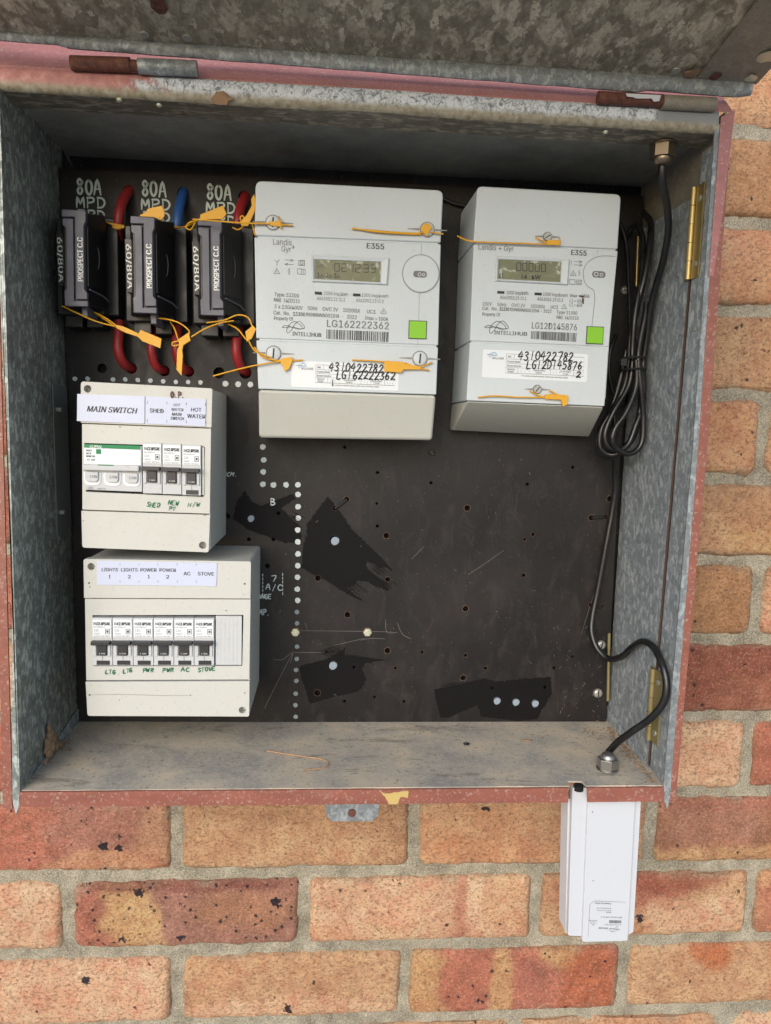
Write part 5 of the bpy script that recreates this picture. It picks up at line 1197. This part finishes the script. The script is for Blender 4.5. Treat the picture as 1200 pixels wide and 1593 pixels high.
seal('orange seal with long tail on the upper right screw of the larger meter', [(656, 353), (661, 347), (668, 349), (673, 355), (668, 359), (665, 369), (660, 363), (655, 360)], [[(548, 356, -.0975), (575, 358, -.0985), (610, 361, -.0985), (645, 363, -.098), (662, 362, -.098)], [(548, 355, -.0975), (590, 361, -.099), (655, 365, -.098)], [(670, 361, -.099), (690, 364, -.099)]], Y=-.0985)
seal('orange seal hanging by the lower left screw of the larger meter', [(437, 558), (455, 555), (455, 563), (450, 574), (443, 578), (441, 570), (437, 566)], [[(332, 585, -.086), (365, 576, -.092), (400, 568, -.0985), (438, 562, -.0985), (472, 560, -.098)], [(396, 540, -.097), (410, 556, -.0985), (440, 562, -.0985)]], Y=-.0985)
seal('orange seal over the lower right screw and sticker of the larger meter', [(598, 561), (627, 563), (630, 566), (655, 570), (655, 575), (628, 575), (624, 580), (598, 578)], [[(548, 560, -.0975), (575, 561, -.0985), (600, 563, -.0985)], [(652, 572, -.0985), (662, 568, -.0985), (673, 564, -.098)], [(652, 573, -.0985), (668, 576, -.098)], [(630, 564, -.098), (645, 571, -.0985)]], Y=-.0988)
seal('orange seal below the upper screw of the smaller meter', [(852, 373), (872, 374), (872, 382), (851, 381)], [[(712, 367, -.085), (722, 372, -.090), (738, 376, -.0955), (790, 378, -.0955), (852, 380, -.0955)], [(834, 369, -.0945), (845, 375, -.0955), (856, 379, -.0955)], [(870, 370, -.0945), (872, 378, -.0955)]], Y=-.0955)
seal('orange seal below the lower screw of the smaller meter', [(848, 613), (872, 614), (884, 615), (884, 620), (882, 630), (876, 633), (873, 622), (848, 621)], [[(744, 618, -.0955), (770, 616, -.0955), (810, 618, -.0955), (850, 618, -.0955)], [(824, 608, -.0945), (838, 615, -.0955), (850, 619, -.0955)], [(855, 607, -.0945), (865, 613, -.0955), (874, 616, -.0955)]], Y=-.0955)

# ================================================================= BLACK CABLES
CR = .0026
main = [(1033, 238, -.131), (1030, 262, -.131), (1031, 285, -.128), (1038, 320, -.120), (1040, 360, -.110), (1032, 405, -.095), (1022, 440, -.080), (1012, 480, -.070), (1007, 520, -.064), (1001, 560, -.060), (999, 600, -.062), (996, 640, -.064), (985, 680, -.062), (965, 703, -.058), (948, 707, -.054), (934, 695, -.052), (937, 665, -.052), (955, 635, -.054), (972, 600, -.056), (978, 565, -.058), (982, 520, -.060), (993, 470, -.062), (1005, 420, -.062), (1012, 370, -.056), (1012, 345, -.046), (1000, 330, -.036)]
cable('antenna_cable', main, CR * 1.15, M_cable, 'black cable running from the top gland down into the coil')
cable('looped_cable', [(975, 365, -.030), (990, 350, -.040), (1000, 372, -.050), (998, 430, -.060), (988, 490, -.064), (984, 545, -.062), (984, 565, -.064), (978, 600, -.064), (955, 640, -.066), (942, 672, -.066), (945, 692, -.066), (962, 700, -.066), (978, 690, -.066), (990, 660, -.066), (1000, 630, -.064), (1000, 590, -.064), (993, 560, -.066)], CR, M_cable, 'black cable making the middle loop of the coil below the tie', group='coiled black cable loops')
cable('looped_cable', [(990, 560, -.070), (990, 600, -.070), (975, 640, -.072), (958, 665, -.072), (953, 684, -.072), (960, 698, -.070), (980, 706, -.068), (998, 690, -.068), (1001, 650, -.068), (997, 600, -.070), (993, 560, -.070), (996, 530, -.068), (1004, 490, -.066), (1006, 470, -.064)], CR, M_cable, 'black cable forming the outer right loop at the bottom of the coil', group='coiled black cable loops')
cable('looped_cable', [(975, 545, -.052), (965, 590, -.052), (953, 630, -.050), (935, 670, -.048), (930, 690, -.048), (936, 705, -.048), (950, 711, -.046), (957, 714, -.044), (957, 735, -.034), (958, 760, -.030), (953, 795, -.028), (943, 850, -.028), (930, 920, -.028), (922, 960, -.030), (921, 985, -.034), (930, 1010, -.040), (948, 1025, -.050), (968, 1021, -.066), (985, 1006, -.082), (1001, 998, -.112), (1018, 1008, -.132), (1031, 1035, -.148), (1037, 1065, -.155), (1032, 1093, -.155), (1013, 1117, -.149), (985, 1137, -.137), (962, 1154, -.123), (947, 1170, -.1145)], CR * 1.2, M_cable, 'long black cable falling from the coil and curving down to the floor gland')
cable('thin_wire', [(960, 520, -.024), (950, 545, -.026), (948, 580, -.026), (955, 620, -.026), (957, 680, -.028)], .0016, M_cable, 'thin black wire emerging beside the smaller meter behind the coil')
cable('thin_wire', [(955, 345, -.024), (966, 350, -.030), (975, 385, -.034), (978, 440, -.040), (980, 500, -.048), (978, 552, -.054)], .002, M_cable, 'thin black wire running down right of the smaller meter into the tie')
cable('thin_wire', [(688, 308, -.024), (705, 316, -.024), (724, 320, -.024)], .0016, M_cable, 'thin black wire bridging the gap between the two meters')
zt = thing('cable_tie', 'black cable tie gathering the coiled cables', 'cable tie', tuple(at(985, 570, -.066)))
for v in (557, 575):
    c = at(985, v, -.062); k = pxs(-.062); ring_ = []
    for i in range(25): a = 2 * math.pi * i / 24; ring_.append((c.x + 19 * k * math.cos(a), c.y + .011 * math.sin(a), c.z + .0006 * math.cos(a)))
    mk('strap', MB().tube(ring_, .0012, 6, False), M_black, zt)
c = at(970, 563, -.070); mk('tie_head', MB().box(c.x - .003, c.x + .0025, c.y - .003, c.y + .002, c.z - .004, c.z + .003), M_black, zt, .0004)
mk('tie_end', MB().tube([at(968, 562, -.071), at(962, 560, -.074)], .0011, 6), M_black, zt)
# glands
def gland(p, up, mm, label, s=1):
    gl = thing('cable_gland', label, 'cable gland', p, 'cable glands')
    z = Vector((0, 0, up)); p = Vector(p)
    mk('washer', MB().cyl(p, z, .0092 * s, .0014, 28), mm, gl, .0003)
    mk('hex_nut', MB().cyl(p + z * .0014, z, .0088 * s, .0085 * s, 6), mm, gl, .0003)
    mk('dome_nut', MB().tube([p + z * .0099 * s, p + z * .0115 * s, p + z * .0135 * s, p + z * .0145 * s], [.0062 * s, .0062 * s, .0050 * s, .0036 * s], 24), mm, gl, smooth=40)
gland(onz(945, 1197, ZF) + Vector((0, 0, .0002)), 1, M_steel, 'bright hexagonal cable gland standing on the dusty box floor', 1.05)
gland(tuple(Vector((at(1033, 212, -.1335).x, -.1335, .7058))), -1, M_bronze, 'brownish hexagonal cable gland hanging from the box top', 1.15)

# ================================================================= WHITE UNIT BELOW
YW = -.154
wu = thing('antenna_housing', 'white plastic housing with a small printed label fixed under the box corner', 'antenna', (at(935, 1460, YW).x, YW + .02, at(935, 1462, YW).z))
P = lambda L, Y: q2(L, Y)
mk('front_cover', MB().prism(P(rounded([(915, 1243), (989, 1246), (977, 1464), (906, 1466)], [0, 0, 2, 4], 3), YW), YW, YW + .006), M_white, wu, .0006)
mk('shoulder', MB().prism(P(rounded([(891, 1226), (914, 1226), (917, 1246), (998, 1246), (986, 1450), (980, 1454), (900, 1457), (884, 1456)], [2, 2, 0, 0, 2, 2, 2, 2], 2), YW + .003), YW + .003, YW + .009), M_white, wu, .0006)
a = P([(884, 1243), (990, 1243), (978, 1450), (880, 1452)], YW + .009); zoff = .0
bk = [(x, YW + .026, z) for x, z in a]; bk[0] = (bk[0][0] - .001, bk[0][1], bk[0][2]); bk[3] = (bk[3][0] - .001, bk[3][1], bk[3][2] + .002)
mk('back_shell', MB().hexa([(x, YW + .009, z) for x, z in a], bk), M_white, wu, .001)
mk('cable_port', MB().cyl((at(903, 1222, YW).x, YW + .004, at(903, 1222, YW + .004).z - .004), (0, 0, 1), .0042, .0045, 20), M_void, wu)
for (u, v) in ((922, 1263), (923, 1370)): c = at(u, v, YW); mk('speck', MB().disc((c.x, c.z), .0006, YW - .0003, YW, 6), M_print, wu)
mb = MB(); Yl = YW - .0003
mk('label', MB().prism(P(rounded([(922, 1402), (974, 1405), (972, 1459), (914, 1457), (916, 1412)], [3, 1, 1, 1, 2], 2), YW), YW - .0002, YW + .001), M_white, wu)
lines(mb, [[(974, 1403.5), (925, 1401.5), (918, 1407), (915, 1457)]], .5, Yl)
def up_txt(s, a, b, h): txt(mb, s, b, a, h * 1.15, Yl, .02)     # the label is upside down
up_txt('Powered by 4G/5G', (926, 1404), (951, 1405), 2.2); up_txt('IP 68 antenna unit', (929, 1412), (951, 1412.5), 1.6); up_txt('2.4 to 5 GHz', (929, 1415.5), (951, 1416), 1.6); up_txt('S/N 0420', (943, 1418.5), (951, 1418.8), 1.6); up_txt('INT 0420 5876 2', (935, 1425.5), (968, 1426.5), 2)
barcode(mb, [(948, 1431.5), (967, 1432), (967, 1436.5), (948, 1436)], Yl, 9); up_txt('A 310 42278 2', (941, 1437.5), (967, 1438), 1.8); up_txt('INTELLIHUB', (932, 1442.5), (946, 1443), 2.4)
tri = [(917, 1431.5), (929, 1432), (923, 1440), (917, 1431.5)]; lines(mb, [tri, [(921, 1434), (925, 1434), (923, 1437)]], .8, Yl); swirl(mb, 956, 1446, 8.5, Yl, .5, -1)
mk('label_print', mb, M_print2, wu)

# ================================================================= DEBRIS IN THE BOX
nest = thing('mud_nest', 'crumbling brown mud wasp nest in the lower left floor corner', 'nest', tuple(onz(80, 1170, ZF)))
for i, (u, v, r, dz) in enumerate(((72, 1185, .004, 0), (76, 1172, .006, .004), (80, 1160, .007, .010), (78, 1145, .006, .018), (84, 1150, .005, .010), (88, 1160, .005, .004), (94, 1158, .004, .002), (74, 1160, .006, .014), (77, 1133, .004, .024))):
    p = onx(u, v, XL(-.06, ZF) + .003); p.z = max(p.z, ZF + .001)
    mk('mud_lump', blob(p, r * .8, (.6, 1.2, 1.3), .8, i * 3.3), M_mud, nest, smooth=80)
mb = MB()
for i in range(560):
    if i < 190: t = rnd.random(); u, v = 950 + 72 * t - abs(rnd.gauss(0, 7)), 1133 + 84 * t + rnd.gauss(0, 2)
    elif i < 270: u, v = rnd.uniform(905, 985), rnd.gauss(1140, 8)
    elif i < 310: u, v = rnd.uniform(90, 110), rnd.uniform(1140, 1170)
    else: u, v = rnd.uniform(100, 1000), rnd.uniform(1135, 1225)
    p = onz(u, v, ZF); 
    if p.x > XR(p.y, ZF) - .006 or p.y < FY + .003 or p.x < XL(p.y, ZF) + .002 or p.y > BY - .002: continue
    r = rnd.uniform(.0008, .0026) if i < 310 else rnd.uniform(.0003, .0007)
    a = [p + Vector((rnd.uniform(-1, 1), rnd.uniform(-1, 1), rnd.uniform(.1, .9))) * r for _ in range(4)]
    mb.add(a, [(0, 1, 2), (0, 2, 3), (0, 3, 1), (1, 3, 2)])
cr = mk('grit', mb, M_mud, kind='stuff'); tag(cr, 'brown crumbs and grit scattered over the box floor', 'grit')
mb = MB()
for a, b in (((70, 1110, -.11), (125, 1118, -.03)), ((60, 1120, -.12), (84, 1092, -.08)), ((84, 1092, -.08), (125, 1105, -.028)), ((84, 1092, -.08), (100, 1140, -.07)), ((62, 1105, -.11), (84, 1092, -.08))):
    mb.tube(spline([at(*a), (at(*a) + at(*b)) / 2 + Vector((0, 0, -.002)), at(*b)], 4), .00016, 4)
tag(mk('cobweb', mb, M_web, kind='stuff'), 'thin grey cobweb threads in the lower left corner of the box', 'cobweb')
w_ = [onz(*p, ZF + .0012) for p in ((415, 1168), (440, 1172), (480, 1178), (500, 1181), (511, 1187), (505, 1194), (478, 1198), (472, 1200))]
tag(mk('copper_strand', MB().tube(spline(w_, 5), .00042, 6), M_copper, smooth=60), 'thin bent copper strand lying on the dusty floor', 'wire')
p = onz(726, 1157, ZF + .0015); bug = thing('dead_beetle', 'small dark dead beetle lying on the box floor right of centre', 'insect', tuple(p))
mk('body', blob(p, .0022, (1.4, .7, .6), .2, 4), M_black, bug, smooth=80)
for sx in (-1, 0, 1):
    for sy in (-1, 1): mk('leg', MB().tube([p + Vector((sx * .0012, 0, 0)), p + Vector((sx * .002, sy * .002, .0006)), p + Vector((sx * .0024, sy * .003, -.0012))], .00018, 5), M_black, bug)
p = onz(820, 1152, ZF + .001); tag(mk('husk', blob(p, .003, (1.7, .5, .3), .3, 9), M_mud, smooth=80), 'pale brown seed husk lying near the back of the box floor', 'husk')
for (u, v, lb) in ((345, 153, 'crusty tan mud flake stuck on the top rim near the left hinge'), (614, 1240, 'yellow flake of old paint on the middle of the red lower edge')):
    c = at(u, v, FY - .001)
    if v < 500: f = blob(c, .0062, (1.2, .35, .7), .9, 2)
    else: f = MB().holed(q2(ragged([(590, 1229), (600, 1234), (612, 1232), (636, 1229), (634, 1240), (624, 1238), (618, 1250), (606, 1250), (600, 1240)], 1.5, 2), FY), [], FY - .0013, FY - .0009)
    tag(mk('flake', f, M_mud if v < 500 else mat('old_yellow_paint', (.52, .37, .13), .7), smooth=70), lb, 'flake')
for (u, v) in ((942, 205), (186, 155), (248, 163)):
    d = onz(u, v, .7055); mk('blob', blob(d, .0022, (1, 1, .8), .5, u), M_hexb, box, smooth=80)
print('bricks', nb, 'objects', len(bpy.data.objects))
